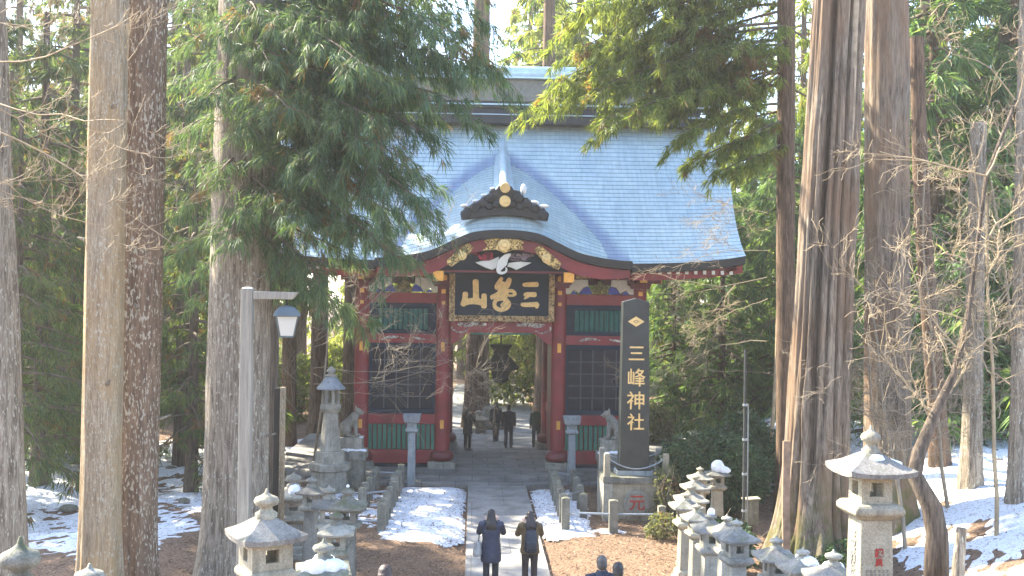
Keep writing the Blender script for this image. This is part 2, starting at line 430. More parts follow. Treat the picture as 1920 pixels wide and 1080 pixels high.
def paving(name, a, b, bw, rh, mort=.012):
    n = N(name); co = n.coord('pos'); br = n.new('TexBrick'); n.link(co, br.inputs[0])
    br.inputs['Color1'].default_value = (*a, 1); br.inputs['Color2'].default_value = (*b, 1); br.inputs['Mortar'].default_value = (*[t*.5 for t in a], 1)
    br.inputs['Scale'].default_value = 1; br.inputs['Mortar Size'].default_value = mort; br.inputs['Brick Width'].default_value = bw; br.inputs['Row Height'].default_value = rh
    st = n.ramp(n.noise(co, 1.4, 6, .7), [(.35, .62), (.6, 1.05)])
    gr = n.ramp(n.noise(co, 40, 3), [(.3, .8), (.7, 1.1)])
    c = n.mix(1.0, n.mix(1.0, br.outputs[0], st, 'MULTIPLY'), gr, 'MULTIPLY')
    damp = n.ramp(n.noise(n.coord('pos', (.5, 1.6, 1)), 1.0, 4), [(.60, 0), (.66, 1)])
    c = n.mix(n.math('MULTIPLY', damp, .6), c, tuple(t*.35 for t in a))
    n.color(c); n.set(Roughness=.8); n.bump(n.noise(co, 30, 4), .25, .01); return n.m
MAT['path'] = paving('worn_paving', (.29, .28, .26), (.34, .33, .305), 1.9, 3.2, .008)
MAT['plaza'] = paving('grey_flagstones', (.19, .19, .18), (.25, .245, .23), 1.1, .75, .014)
def groundmat():
    n = N('leaf_litter'); co = n.coord('pos')
    a = n.mix(n.ramp(n.noise(co, 1.1, 5, .65), [(.35, 0), (.65, 1)]), (.075, .050, .036), (.165, .110, .075))
    b = n.mix(n.ramp(n.noise(co, 22, 4, .75), [(.42, 0), (.6, 1)]), a, (.27, .185, .125))
    c = n.mix(n.ramp(n.noise(co, 9, 4, .7), [(.56, 0), (.64, 1)]), b, (.030, .022, .018))
    n.color(c); n.set(Roughness=.95); n.b.inputs['Specular IOR Level'].default_value = .15
    n.bump(n.noise(co, 16, 6, .75), .8, .05); return n.m
MAT['ground'] = groundmat()
def snowmat():
    n = N('old_snow'); co = n.coord('pos')
    f = n.ramp(n.noise(co, 6.5, 5, .75), [(.53, 0), (.62, 1)])
    g = n.ramp(n.noise(co, 19, 4, .65), [(.58, 0), (.63, 1)])
    c = n.mix(n.math('MULTIPLY', f, .45), (.74, .77, .81), (.33, .31, .28))
    c = n.mix(n.math('MULTIPLY', g, .8), c, (.16, .10, .06))
    n.color(c); n.set(Roughness=.8); n.b.inputs['Specular IOR Level'].default_value = .25
    n.bump(n.noise(co, 12, 5, .7), .6, .04); return n.m
MAT['snow'] = snowmat()
MAT['bark_grey'] = bark('grey_bark', (.10, .080, .060), (.36, .31, .24), lichen=(.42, .41, .34), lich_amt=.02, freq=10)
MAT['bark_warm'] = bark('tan_bark', (.20, .15, .095), (.44, .36, .25), warm=(.46, .32, .165), lichen=(.46, .43, .34), lich_amt=.12, freq=15)
MAT['bark_lichen'] = bark('lichen_bark', (.10, .065, .045), (.26, .175, .115), lichen=(.46, .42, .33), lich_amt=.36, freq=10)
MAT['bark_big'] = bark('old_cedar_bark', (.065, .052, .042), (.28, .235, .18), warm=(.25, .165, .105), freq=8, moss=2.2)
MAT['bark_pale'] = bark('weathered_cedar_bark', (.070, .055, .042), (.30, .25, .19), warm=(.23, .155, .10), freq=9, moss=2.6)
MAT['bark_brown'] = bark('brown_cedar_bark', (.050, .034, .024), (.19, .125, .082), freq=9)
MAT['bark_dark'] = bark('dim_cedar_bark', (.04, .032, .026), (.155, .12, .09), freq=8)
MAT['twig'] = simple('bare_twig', (.38, .295, .18), .8, var=.45, scale=3, bump=0)
MAT['twig_grey'] = simple('grey_twig', (.31, .255, .18), .8, var=.4, scale=3, bump=0)
MAT['limb'] = simple('cedar_limb', (.16, .12, .085), .9, var=.5, scale=4, bump=0)
MAT['leaf_a'] = leaf('cedar_leaf', ((.040, .088, .058), (.078, .142, .088), (.135, .195, .095)), brown=.17, trans=.45)
MAT['leaf_b'] = leaf('sunlit_cedar_leaf', ((.075, .115, .035), (.14, .19, .05), (.24, .28, .085)), brown=.16, trans=.55)
MAT['leaf_c'] = leaf('young_cypress_leaf', ((.05, .11, .055), (.10, .18, .075), (.18, .26, .10)), brown=.0, trans=.5)
MAT['leaf_d'] = leaf('forest_leaf', ((.04, .075, .036), (.075, .125, .052), (.15, .19, .07)), brown=.22, trans=.48)
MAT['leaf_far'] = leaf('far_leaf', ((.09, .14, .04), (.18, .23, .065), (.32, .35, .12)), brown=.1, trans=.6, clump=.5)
MAT['leaf_bush'] = leaf('laurel_leaf', ((.020, .045, .022), (.035, .075, .035), (.07, .12, .05)), brown=0, trans=.25)
MAT['leaf_sun'] = leaf('pale_shrub_leaf', ((.07, .09, .045), (.13, .15, .075), (.24, .25, .14)), brown=.1, trans=.45)
MAT['litter'] = leaf('fallen_leaf', ((.09, .05, .03), (.20, .12, .07), (.34, .23, .14)), trans=.2, tcol=(1, 1, 1))
# ------------------------------------------------------------------ ground, path, snow
PX0, PX1 = -.13, 1.76                  # paved path edges
GX = .95                               # gate axis
def grid(x0, x1, y0, y1, st):
    xs = np.arange(x0, x1+st/2, st); ys = np.arange(y0, y1+st/2, st)
    X, Y = np.meshgrid(xs, ys); nx, ny = len(xs), len(ys)
    i = np.arange(nx*ny).reshape(ny, nx)
    Fq = np.stack([i[:-1, :-1], i[:-1, 1:], i[1:, 1:], i[1:, :-1]], -1).reshape(-1, 4)
    return X, Y, Fq
xs = np.unique(np.concatenate([np.linspace(-700, -40, 24), np.linspace(-40, -16, 30), np.arange(-16, 22, .3), np.linspace(22, 50, 30), np.linspace(50, 700, 24)]))
ys = np.unique(np.concatenate([np.linspace(-60, 10, 30), np.arange(10, 56, .3), np.linspace(56, 100, 40), np.linspace(100, 900, 24)]))
X, Y = np.meshgrid(xs, ys); i = np.arange(X.size).reshape(X.shape)
Fq = np.stack([i[:-1, :-1], i[:-1, 1:], i[1:, 1:], i[1:, :-1]], -1).reshape(-1, 4)
Z = gz(X, Y) + (fbm(X*1.3, Y*1.3, 0, 3, 9)-.5)*.10
Z -= .10*(sstep(1.9, 1.4, np.abs(X-.82)))+.05*sstep(34.6, 35.6, Y)*(np.abs(X-GX) < 8.5)*(Y < 50)
g = rawmesh('ground', np.stack([X, Y, Z], -1).reshape(-1, 3), Fq, MAT['ground'], smooth=True); tag(g, kind='structure')
# staircase the photographer stands on, running down to the path
m = MB()
for k in range(24):
    y1 = 19.0-k*.8; z1 = 4.4*(1-(y1-.8)/19.0)
    m.box2(PX0-1.0, PX1+1.0, y1-.8, y1, z1-.6, z1-.02)
tag(m.build('stairs', MAT['path'], bevel=.015), kind='structure')
m = MB(); m.box2(PX0, PX1, 19.2, 34.9, -.25, .02)
tag(m.build('path', MAT['path'], bevel=.015), kind='structure')
m = MB(); m.box2(GX-8.2, GX+9.8, 34.9, 35.5, -.2, .10); m.box2(GX-8.0, GX+9.6, 35.5, 46.5, -.2, .20)
tag(m.build('gate_plaza', MAT['plaza'], bevel=.02), kind='structure')
m = MB(); m.box2(GX-2.2, GX+2.2, 46.5, 75, -.2, .16)
tag(m.build('path_beyond_gate', MAT['plaza'], bevel=.02), kind='structure')
# snow: one height field that dips under the ground where it has melted
def cover(x, y):
    c = np.zeros_like(x)
    def rect(x0, x1, y0, y1, v, e=.5):
        return v*sstep(x0-e, x0+e, x)*sstep(x1+e, x1-e, x)*sstep(y0-e, y0+e, y)*sstep(y1+e, y1-e, y)
    c = np.maximum(c, rect(-2.4, -.32, 26.9, 34.6, 1.0, .35))
    c = np.maximum(c, rect(-4.6, -2.3, 28.3, 34.0, .66))
    c = np.maximum(c, rect(1.95, 3.3, 27.4, 34.3, .93, .25))
    c = np.maximum(c, rect(2.7, 4.2, 27.7, 28.6, .7, .35))
    c = np.maximum(c, rect(2.6, 3.5, 29, 34.0, .6, .3))
    c = np.maximum(c, rect(-15, -6.5, 25, 35, .60, 1.5))
    c = np.maximum(c, .66*sstep(-5.5, -8, x)*sstep(22, 26, y)*sstep(50, 42, y))
    c = np.maximum(c, rect(-9.5, -6.5, 36, 46, .9, 1))
    c = np.maximum(c, rect(-17, -11.5, 28, 44, .72, 1))
    c = np.maximum(c, .68*sstep(8.2, 10, x)*sstep(13, 17, y)*sstep(48, 40, y))
    c = np.maximum(c, rect(11, 16, 16, 34, .76, 1))
    c = np.maximum(c, rect(5.5, 11, 45.6, 48.0, .95, .4))
    c = np.maximum(c, rect(9, 26, 36, 52, .62, 1.5))
    c = np.maximum(c, rect(-6.3, -3.0, 11, 24, .60, .5))
    c = np.maximum(c, rect(4.6, 8, 11, 22, .66, .5))
    c = np.where((x > PX0-.05) & (x < PX1+.05) & (y > 18), 0, c)
    return c
Vs, Fs, base = [], [], 0
for (x0, x1, y0, y1, st) in ((-4.9, 4.4, 26.5, 35, .075), (-22, -4.9, 11, 52, .16), (4.4, 26, 11, 52, .16), (-6.5, -2, 11, 24, .1)):
    X, Y, Fq = grid(x0, x1, y0, y1, st)
    n = .34*fbm(X*.95, Y*.95, 0, 3, 21)+.34*fbm(X*3.4, Y*3.4, 0, 3, 31)+.32*fbm(X*8, Y*8, 0, 2, 61)
    h = cover(X, Y)*.92-1.0*n-.10
    h = np.clip(h*.16, -.2, .05)+.018*(fbm(X*7, Y*7, 0, 2, 41)-.5)
    bumpg = (fbm(X*1.3, Y*1.3, 0, 3, 9)-.5)*.10
    Zs = gz(X, Y)+h+bumpg*.9+.01
    keep = (h.ravel()[Fq] > -.05).any(1)
    Fq = Fq[keep]; used, inv = np.unique(Fq, return_inverse=True)
    V = np.stack([X, Y, Zs], -1).reshape(-1, 3)[used]
    Vs.append(V); Fs.append(inv.reshape(-1, 4)+base); base += len(V)
sn = rawmesh('snow_cover', np.concatenate(Vs), np.concatenate(Fs), MAT['snow'], smooth=True); tag(sn, kind='structure')

# ------------------------------------------------------------------ gate
gate = thing('shrine_gate', 'large red lacquered shrine gate with blue copper roof and curved front gable', 'gate', (GX, 40, 0))
YF = -2.5
MAT['latticewood'] = simple('lattice_wood', (.055, .065, .085), .55, var=.3)
def zc(Yp): return 6.07-(Yp-563)/53.3
def xl(Xp): return (Xp-941.5)/53.3
def P(mb, name, mat, parent=gate, **k): return mb.build(name, mat, parent, **k)
COLX = (-4.86, -2.03, 2.03, 4.86)
# stone footings and columns
for yy in (YF, 2.5):
    for cx in COLX:
        m = MB(); m.box((cx, yy, .30), (.95, .95, .26)); P(m, 'footing', MAT['stone'], bevel=.03)
        m = MB(); m.lathe([(.27, .66), (.265, 3), (.255, 6.9)], (cx, yy, 0), 20)
        co = P(m, 'column', MAT['red'], smooth='auto')
        m = MB(); m.lathe([(.33, .43), (.42, .50), (.44, .60), (.36, .76), (.275, .80)], (cx, yy, 0), 20); m.build('column_base', MAT['red_dark'], co, smooth=True)
        if yy < 0:
            m = MB()
            for zz, hh in ((1.72, .30), (4.42, .32)):
                m.box((cx, yy-.272, zz), (.13, .03, hh))
            m.each('column_fitting', MAT['brass'], co, bevel=.008)
            m = MB(); m.box((cx, yy-.285, 5.95), (.12, .03, .12)); m.box((cx, yy-.285, 6.35), (.15, .03, .15)); m.each('column_boss', MAT['brass'], co, bevel=.01)
# side bays
for sgn in (-1, 1):
    xa, xb = 2.03*sgn, 4.86*sgn; x0, x1 = min(xa, xb)+.24, max(xa, xb)-.24; xm = (x0+x1)/2
    m = MB(); m.box2(x0, x1, YF-.10, YF+.10, .34, .81); P(m, 'sill_beam', MAT['red'], bevel=.012)
    m = MB(); m.box2(x0-.1, x1+.1, YF-.02, YF+.3, .14, .33); P(m, 'plinth_board', MAT['navy'])
    m = MB(); m.box2(x0, x1, YF+.02, YF+.05, .81, 1.71)
    k = int((x1-x0)/.165)
    P(m, 'lower_backing', MAT['red_dark'])
    m = MB()
    for q in range(k):
        xx = x0+(q+.5)*(x1-x0)/k; m.box2(xx-.058, xx+.058, YF-.045, YF+.018, .82, 1.70)
    P(m, 'lower_slats', MAT['green'], bevel=.006)
    m = MB(); m.box2(x0, x1, YF-.115, YF+.115, 1.71, 2.06); P(m, 'rail_beam', MAT['red'], bevel=.012)
    # glazed lattice window with a dim room behind
    m = MB(); m.box2(x0, x0+.13, YF-.06, YF+.06, 2.06, 4.53); m.box2(x1-.13, x1, YF-.06, YF+.06, 2.06, 4.53)
    m.box2(x0+.13, x1-.13, YF-.06, YF+.06, 2.06, 2.24); m.box2(x0+.13, x1-.13, YF-.06, YF+.06, 4.35, 4.53)
    win = P(m, 'lattice_window', MAT['navy'], bevel=.01)
    m = MB()
    for q in range(1, 5):
        xx = x0+.13+q*(x1-x0-.26)/5; m.box2(xx-.022, xx+.022, YF-.045, YF-.005, 2.24, 4.35)
    for q in range(1, 5):
        zz = 2.24+q*2.11/5; m.box2(x0+.13, x1-.13, YF-.035, YF-.008, zz-.02, zz+.02)
    m.build('lattice', MAT['latticewood'], win)
    gl = N('window_glass'); gl.color((.010, .016, .028)); gl.set(Roughness=.2); gl.b.inputs['Specular IOR Level'].default_value = .18
    m = MB(); m.box2(x0+.13, x1-.13, YF+.01, YF+.02, 2.24, 4.35); m.build('pane', gl.m, win)
    m = MB(); m.box2(x0, x1, YF-.10, YF+.10, 4.53, 4.86); b = P(m, 'tie_beam', MAT['red'], bevel=.012)
    m = MB(); m.stroke([(xm-.75, 4.64, .02), (xm-.5, 4.72, .05), (xm-.2, 4.74, .04), (xm+.05, 4.70, .015)], YF-.125, YF-.102); m.stroke([(xm+.35, 4.74, .02), (xm+.55, 4.70, .045), (xm+.8, 4.66, .02)], YF-.125, YF-.102); m.each('scroll_carving', MAT['whitecarve'], b)
    m = MB(); m.box2(x0, x0+.26, YF-.05, YF+.05, 4.86, 5.93); m.box2(x1-.26, x1, YF-.05, YF+.05, 4.86, 5.93)
    m.box2(x0+.26, x1-.26, YF-.05, YF+.05, 4.86, 5.0); m.box2(x0+.26, x1-.26, YF-.05, YF+.05, 5.74, 5.93); m.box2(x0+.2, x1-.2, YF+.06, YF+.08, 4.9, 5.9)
    win = P(m, 'slatted_window', MAT['navy'])
    m = MB(); k = 10
    for q in range(k):
        xx = x0+.30+(q+.5)*(x1-x0-.60)/k; m.box((xx, YF-.01, 5.37), (.105, .105, .74), R(45))
    m.build('upper_slats', MAT['teal'], win)
    m = MB(); m.box2(x0, x1, YF-.12, YF+.12, 5.93, 6.30); P(m, 'head_beam', MAT['red'], bevel=.012)
    # frog-leg strut: white cloud wings, blue wave feet, green figure
    m = MB()
    for s2 in (-1, 1):
        m.prism([(xm+s2*a, b_) for a, b_ in ((.42, 6.83), (.95, 6.83), (.98, 6.66), (1.28, 6.55), (1.42, 6.36), (1.36, 6.31), (1.05, 6.33), (.93, 6.47), (.72, 6.36), (.58, 6.56), (.40, 6.60))], YF-.13, YF-.02)
    st = m.each('cloud_carving', MAT['white'], gate, bevel=.015)[0]
    m = MB()
    for s2 in (-1, 1):
        m.prism([(xm+s2*a, b_) for a, b_ in ((.28, 6.32), (.34, 6.52), (.45, 6.60), (.58, 6.52), (.72, 6.33))], YF-.10, YF-.01)
        m.prism([(xm+s2*a, b_) for a, b_ in ((.78, 6.31), (.92, 6.43), (1.04, 6.31))], YF-.12, YF-.03)
    m.each('wave_carving', MAT['blue'], st)
    m = MB()
    for (a, b_, r_) in ((0, 6.45, .17), (-.18, 6.40, .13), (.2, 6.41, .14), (.03, 6.62, .13), (-.12, 6.58, .10), (.15, 6.58, .1), (0, 6.74, .08)): m.ell((xm+a, YF-.07, b_), (r_, .08, r_))
    m.build('figure_carving', carved('green_carving', (.03, .10, .04), (.45, .38, .16), 10), st, smooth=True)
    # inner side wall of the passage
    xi = 2.03*sgn
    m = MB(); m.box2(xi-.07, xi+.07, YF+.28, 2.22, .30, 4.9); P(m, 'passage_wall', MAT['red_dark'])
    m = MB()
    for zz in (1.9, 4.6): m.box2(xi-.11, xi+.11, YF+.27, 2.23, zz-.16, zz+.16)
    m.each('passage_rail', MAT['red'], gate, bevel=.01)
    xo = 4.86*sgn
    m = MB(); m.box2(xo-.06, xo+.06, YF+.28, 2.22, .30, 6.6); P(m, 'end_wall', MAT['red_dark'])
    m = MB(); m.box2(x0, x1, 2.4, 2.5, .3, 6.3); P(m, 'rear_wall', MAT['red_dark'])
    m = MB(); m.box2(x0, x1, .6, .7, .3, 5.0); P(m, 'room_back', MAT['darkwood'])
# centre bay beams
m = MB(); arch = [(x, 4.93 if abs(x) < 1.05 else 4.93-.42*sstep(1.05, 1.77, abs(x))) for x in np.linspace(-1.77, 1.77, 31)]
m.strip([(x, 5.42) for x, _ in arch], arch, YF-.16, YF+.16); b = P(m, 'rainbow_beam', MAT['red'])
m = MB(); m.strip([(x, z+.004) for x, z in arch[6:-6]], [(x, z-.07) for x, z in arch[6:-6]], YF-.10, YF+.10); m.build('beam_edging', MAT['green'], b)
m = MB()
for s2 in (-1, 1):
    m.stroke([(s2*.55, 5.22, .05), (s2*.9, 5.24, .09), (s2*1.25, 5.20, .09), (s2*1.5, 5.22, .05)], YF-.185, YF-.162)
    m.stroke([(s2*1.72, 5.15, .025), (s2*1.70, 5.03, .03), (s2*1.45, 4.93, .03), (s2*1.2, 5.0, .02)], YF-.185, YF-.162)
m.each('blossom_carving', MAT['whitecarve'], b)
m = MB(); m.box2(-1.78, 1.78, YF+.02, YF+.10, 5.42, 7.3); P(m, 'lintel_panel', MAT['navy'])
m = MB(); m.box2(-5.4, 5.4, YF-.20, YF+.20, 6.92, 7.22); b = P(m, 'eave_beam', MAT['red'], bevel=.015)
m = MB()
for xx in (-4.1, -3.0, 3.0, 3.45): m.box2(xx-.42, xx+.42, YF-.235, YF-.205, 6.86, 7.20)
m.each('beam_plate', MAT['goldcarve'], b, bevel=.02)
# brackets on column heads
for cx in COLX:
    m = MB(); m.box((cx, YF, 6.62), (.62, .62, .20), taper=1.25); m.box((cx, YF-.35, 6.82), (.24, 1.1, .16)); m.box((cx, YF, 6.80), (1.5, .22, .18))
    b = P(m, 'bracket', MAT['red_dark'], bevel=.012)
    m = MB(); m.box((cx, YF-.915, 6.82), (.26, .03, .18))
    for q in (-1, 1): m.box((cx+q*.765, YF, 6.80), (.03, .24, .19))
    m.each('bracket_tip', MAT['brass'], b, bevel=.008)
for yy in (2.5,):
    m = MB(); m.box2(-5.4, 5.4, yy-.2, yy+.2, 6.7, 7.2); m.box2(-1.8, 1.8, yy-.15, yy+.15, 4.95, 5.4); m.each('rear_beam', MAT['red'], gate)
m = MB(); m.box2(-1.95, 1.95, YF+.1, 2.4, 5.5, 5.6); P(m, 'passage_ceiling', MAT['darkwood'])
# ---- roof surface
def zmain(t): return 7.32+5.35*(.62*t+.38*t*t)               # t: 0 eave .. 1 ridge
EY, RY = -5.0, 0.0
HW = 8.0
VAL = []
BX = np.linspace(-5, 5, 401); BY = np.interp(np.abs(BX), [0, .5, 1.05, 1.35, 1.9, 2.45, 3.1, 3.9], [0, .015, .09, .20, .49, .75, .89, 1.0])
BY = np.convolve(np.pad(BY, 20, mode='edge'), np.hanning(41)/np.hanning(41).sum(), 'valid')
def bellf(x): return float(np.interp(abs(x), BX, BY))
def roof_pt(x, t):
    wb = sstep(4.3, 4.1, abs(x))
    ye = EY-.30*wb
    yy = ye+(RY-ye)*t
    tm = np.clip((yy-EY)/(RY-EY), -.2, 1)
    zm = zmain(max(tm, 0)) + (tm*5*.5 if tm < 0 else 0)
    bell = .95*bellf(x)
    bn = bellf(x); tent = .50*(math.sqrt(x*x+.5)-.707)
    u = float(sstep(0, 1.3, yy-ye))
    gg = bell*(1-u)+max(tent, bell*.2)*u
    zcn = 8.34+.62*(1-bn*(1-u))*float(sstep(-.1, .65, yy-ye))+.585*max(yy+4.75, 0)
    zh = zcn-gg
    if abs(x) > 4.25: zh = zm-1-abs(x)
    z = max(zm, zh)
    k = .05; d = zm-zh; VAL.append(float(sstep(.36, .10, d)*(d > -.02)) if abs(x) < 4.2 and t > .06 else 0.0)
    if abs(d) < k: z += (k-abs(d))**2/(4*k)
    z += .32*(abs(x)/HW)**5*(1-t)
    return x*(1+.075*t*t*(abs(x)/HW)**2), yy, z
xsr = np.concatenate([np.linspace(-HW, -4.6, 30), np.linspace(-4.55, 4.55, 160), np.linspace(4.6, HW, 30)])
tsr = np.linspace(0, 1, 70)
Vv = np.array([[roof_pt(x, t) for x in xsr] for t in tsr]); nT, nX = Vv.shape[:2]
tt = np.diff(Vv, axis=0); vl = np.concatenate([np.zeros((1, nX)), np.cumsum(np.sqrt((tt[..., 1:]**2).sum(-1)), 0)])
i = np.arange(nT*nX).reshape(nT, nX); Fq = np.stack([i[:-1, :-1], i[:-1, 1:], i[1:, 1:], i[1:, :-1]], -1).reshape(-1, 4)
front_edge = Vv[0].copy()
def rowstep(v): return 0
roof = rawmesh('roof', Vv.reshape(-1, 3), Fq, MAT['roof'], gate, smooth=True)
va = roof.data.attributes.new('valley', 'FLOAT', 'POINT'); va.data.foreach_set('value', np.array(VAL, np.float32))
uvl = roof.data.uv_layers.new(name='uv'); li = np.empty(len(roof.data.loops), np.int32); roof.data.loops.foreach_get('vertex_index', li)
uv = np.stack([Vv[..., 0].ravel(), (40-(vl[-1:]-vl)).ravel()], -1)[li]; uvl.data.foreach_set('uv', uv.astype(np.float32).ravel())
# thickness below + rear slope
m = MB(); top = [(x, 0) for x in xsr]
vs = []; fs = []
for k in range(nX):
    x, y, z = front_edge[k]; vs += [(x, y, z), (x, y+.03, z-.26), (x, y+.34, z-.30), (x, -2.3, max(z-.30, 7.05)-.0)]
for k in range(nX-1):
    a, b = 4*k, 4*(k+1); fs += [(a, b, b+1, a+1), (a+1, b+1, b+2, a+2), (a+2, b+2, b+3, a+3)]
m.add(vs, fs); m.build('eave_edge', MAT['black'], roof, flip=False)
m = MB(); vs = []; fs = []
for k in range(nX):
    x, y, z = front_edge[k]; o_ = .40+.9*float(sstep(4.4, 3.9, abs(x))); vs += [(x, y+o_, z-.30), (x, y+o_+.02, z-.55), (x, y+o_+.16, z-.55)]
for k in range(nX-1):
    a, b = 3*k, 3*(k+1); fs += [(a, b, b+1, a+1), (a+1, b+1, b+2, a+2)]
m.add(vs, fs); m.build('fascia', MAT['red'], roof, flip=False)
rv = Vv.copy(); rv = np.array([[(x, -y if abs(x) > 4.6 else -(EY+(RY-EY)*t), zmain(t)+.32*(abs(x)/HW)**5*(1-t)) for (x, y, z) in row] for row, t in zip(Vv, tsr)])
rawmesh('rear_slope', rv.reshape(-1, 3), Fq[:, ::-1], MAT['roof'], roof, smooth=True)
# gable ends
for s2 in (-1, 1):
    prof = [(EY+(RY-EY)*t, zmain(t)) for t in np.linspace(0, 1, 12)]; prof = prof+[(-y, z) for y, z in prof[::-1][1:]]
    vs = [(s2*(HW-.25), y*.97, z-.15) for y, z in prof]+[(s2*(HW-.9), y*.9, z-.3) for y, z in prof]
    n = len(prof); m = MB().add(vs, [tuple(range(n)), ]+[(k, k+1, n+k+1, n+k) for k in range(n-1)]); m.build('gable_wall', MAT['red_dark'], roof)
# rafters ends in a row below the side eaves
m = MB(); m2 = MB()
for q in range(52):
    xx = -7.6+q*15.2/51
    if abs(xx) < 3.6: continue
    m.box((xx, -3.9, 7.08), (.10, 1.5, .12)); m2.box((xx, -4.66, 7.08), (.11, .03, .13))
for a, b in zip(m.each('rafter', MAT['red_dark'], gate), m2.each('rafter_tip', MAT['white'])): b.parent = a
# box ridge
m = MB()
zr = 12.86
m.box2(-7.6, 7.6, -.62, .62, zr-.25, zr+.06); m.box2(-7.4, 7.4, -.48, .48, zr+.06, zr+.34); m.box2(-7.5, 7.5, -.54, .54, zr+.34, zr+.44)
m.box2(-7.3, 7.3, -.38, .38, zr+.44, zr+.62)
rg = m.build('ridge', MAT['black'], gate, bevel=.02)
m = MB(); m.box2(-7.3, 7.3, -.36, .36, zr+.62, zr+1.45); m.build('ridge_panel', simple('weathered_copper', (.19, .185, .155), .6, .2), rg, bevel=.02)
m = MB(); m.box2(-7.55, 7.55, -.64, .64, zr+.065, zr+.10); m.box2(-7.52, 7.52, -.56, .56, zr+.445, zr+.50); m.box2(-7.5, 7.5, -.55, .55, zr+1.45, zr+1.52)
m.build('ridge_trim', MAT['roof_plain'], rg, bevel=.01)
m = MB(); m.tube([(-7.6, 0, zr+1.72), (7.6, 0, zr+1.72)], .30, 16); m.build('ridge_cap', MAT['roof_plain'], rg, smooth='auto')
# ridge of the curved gable
def hump_z(y): return 8.34+.62*float(sstep(-5.4, -4.65, y))+.585*max(y+4.75, 0)
yy = np.linspace(-4.75, -.45, 14)
m = MB(); sec = [(-.46, -.05), (-.40, .28), (-.22, .34), (-.12, .50), (.12, .50), (.22, .34), (.40, .28), (.46, -.05)]
vs = [(a*(1-.40*k/13), y, hump_z(y)-.06+b*(1-.2*k/13)) for k, y in enumerate(yy) for a, b in sec]; n = len(sec)
fs = [(k*n+j, k*n+j+1, (k+1)*n+j+1, (k+1)*n+j) for k in range(13) for j in range(n-1)]+[tuple(range(n-1, -1, -1))]
m.add(vs, fs); m.tube([(0, y, hump_z(y)+.46) for y in yy], [.17*(1-.25*k/13) for k in range(14)], 12)
gr = P(m, 'gable_ridge', MAT['roof_plain'], smooth='auto')
# demon-tile ornament
zo = hump_z(-4.8)-.03
OY = .42
def half(p): return p+[(-x, z) for x, z in p[::-1]]
sil = half([(-1.42, -.16), (-1.46, .06), (-1.30, .27), (-1.06, .24), (-1.02, .40), (-.80, .42), (-.78, .60), (-.56, .62), (-.50, .82), (-.28, .86), (-.22, .98)])
sil2 = sil+[(1.1, -.12), (.6, -.02), (0, .02), (-.6, -.02), (-1.1, -.12)]
m = MB(); m.prism([(x, zo+z-.02) for x, z in sil2], -5.42+OY, -5.16+OY)
on = P(m, 'ridge_ornament', MAT['black'], bevel=.03)
m = MB()
for s2 in (-1, 1):
    for (x, z, r_) in ((1.28, .02, .15), (.98, .24, .15), (.72, .38, .15), (.46, .56, .15), (.25, .36, .14), (.5, .28, .12)):
        m.ell((s2*x, -5.45+OY, zo+z), (r_*1.2, .07, r_))
m.each('scroll_relief', MAT['black'], on, smooth=True)
m = MB(); m.tube([(0, -5.64+OY, zo+.44), (0, -5.40+OY, zo+.44)], .185, 18); m.tube([(0, -5.68+OY, zo+.44), (0, -5.63+OY, zo+.44)], .09, 12); m.build('gold_crest', MAT['gold'], on, bevel=.015)
m = MB(); m.tube([(0, -5.72+OY, zo+.86), (0, -5.0+OY, zo+.98)], .165, 16); m.build('ridge_end_tile', simple('aged_gold', (.72, .52, .22), .5, .3), on, bevel=.02)
m = MB()
for (x, z, a, b) in ((-1.30, .30, .17, .07), (-.94, .46, .14, .06), (-.66, .66, .13, .05), (1.28, .32, .20, .07), (.98, .44, .16, .07), (.62, .88, .10, .18), (-.4, .88, .1, .05)):
    m.ell((x, -5.24+OY, zo+z), (a, .14, b))
m.each('snow_patch', MAT['snowlump'], on, smooth=True)
# snow strip lying on the sunlit left face of the gable ridge
m = MB(); vs = [((-.45+.05*math.sin(k))*(1-.35*k/13), y, hump_z(y)+.02+.02*math.sin(k*2)) for k, y in enumerate(yy[:8])]+[(-.29*(1-.35*k/13), y, hump_z(y)+.30) for k, y in enumerate(yy[:8])]
# bargeboard of the curved gable: red board, gold plates, tympanum carvings
yb = -5.02
def edge(x): 
    return float(np.interp(x, front_edge[:, 0], front_edge[:, 2]))
xx = np.linspace(-4.15, 4.15, 75)
m = MB(); m.strip([(x, edge(x)-.29) for x in xx], [(x, edge(x)-.29-float(np.interp(abs(x), [0, .8, 2.2, 3.2, 4.15], [.33, .36, .46, .40, .24]))) for x in xx], yb, yb+.14)
bg = P(m, 'bargeboard', MAT['red'])
m = MB()
def cpl(px, py): return ((820+px/8-941.5)/57.0, 6.07-(430+py/8-563)/57.0)
for pts in (((110, 480), (400, 232), (450, 225), (515, 280), (470, 350), (360, 450), (190, 575), (130, 545)),
            ((1425, 290), (1490, 245), (1540, 258), (1830, 500), (1790, 600), (1740, 590), (1560, 490), (1450, 350))):
    m.prism([cpl(*p) for p in pts], yb-.10, yb-.003)
m.prism([cpl(*p) for p in ((665, 185), (740, 150), (960, 135), (1180, 150), (1270, 190), (1230, 240), (1275, 305), (1100, 310), (970, 362), (850, 310), (640, 330), (720, 250))], yb-.12, yb-.004)
m.each('gable_plate', MAT['goldcarve'], bg, bevel=.02)
m = MB()
for (px, py, r_) in ((345, 410, .15), (1600, 435, .15), (970, 240, .20)):
    x, z = cpl(px, py); m.lathe([(r_, 0), (r_, .09), (r_*.5, .10), (r_*.42, .13)], (0, 0, 0), 18)
    nv = m.p[-1][2]; m.v[-nv:] = [(x+a, yb-.08-c_, z+b_) for a, b_, c_ in m.v[-nv:]]
m.each('crest_boss', MAT['gold'], bg, bevel=.015)
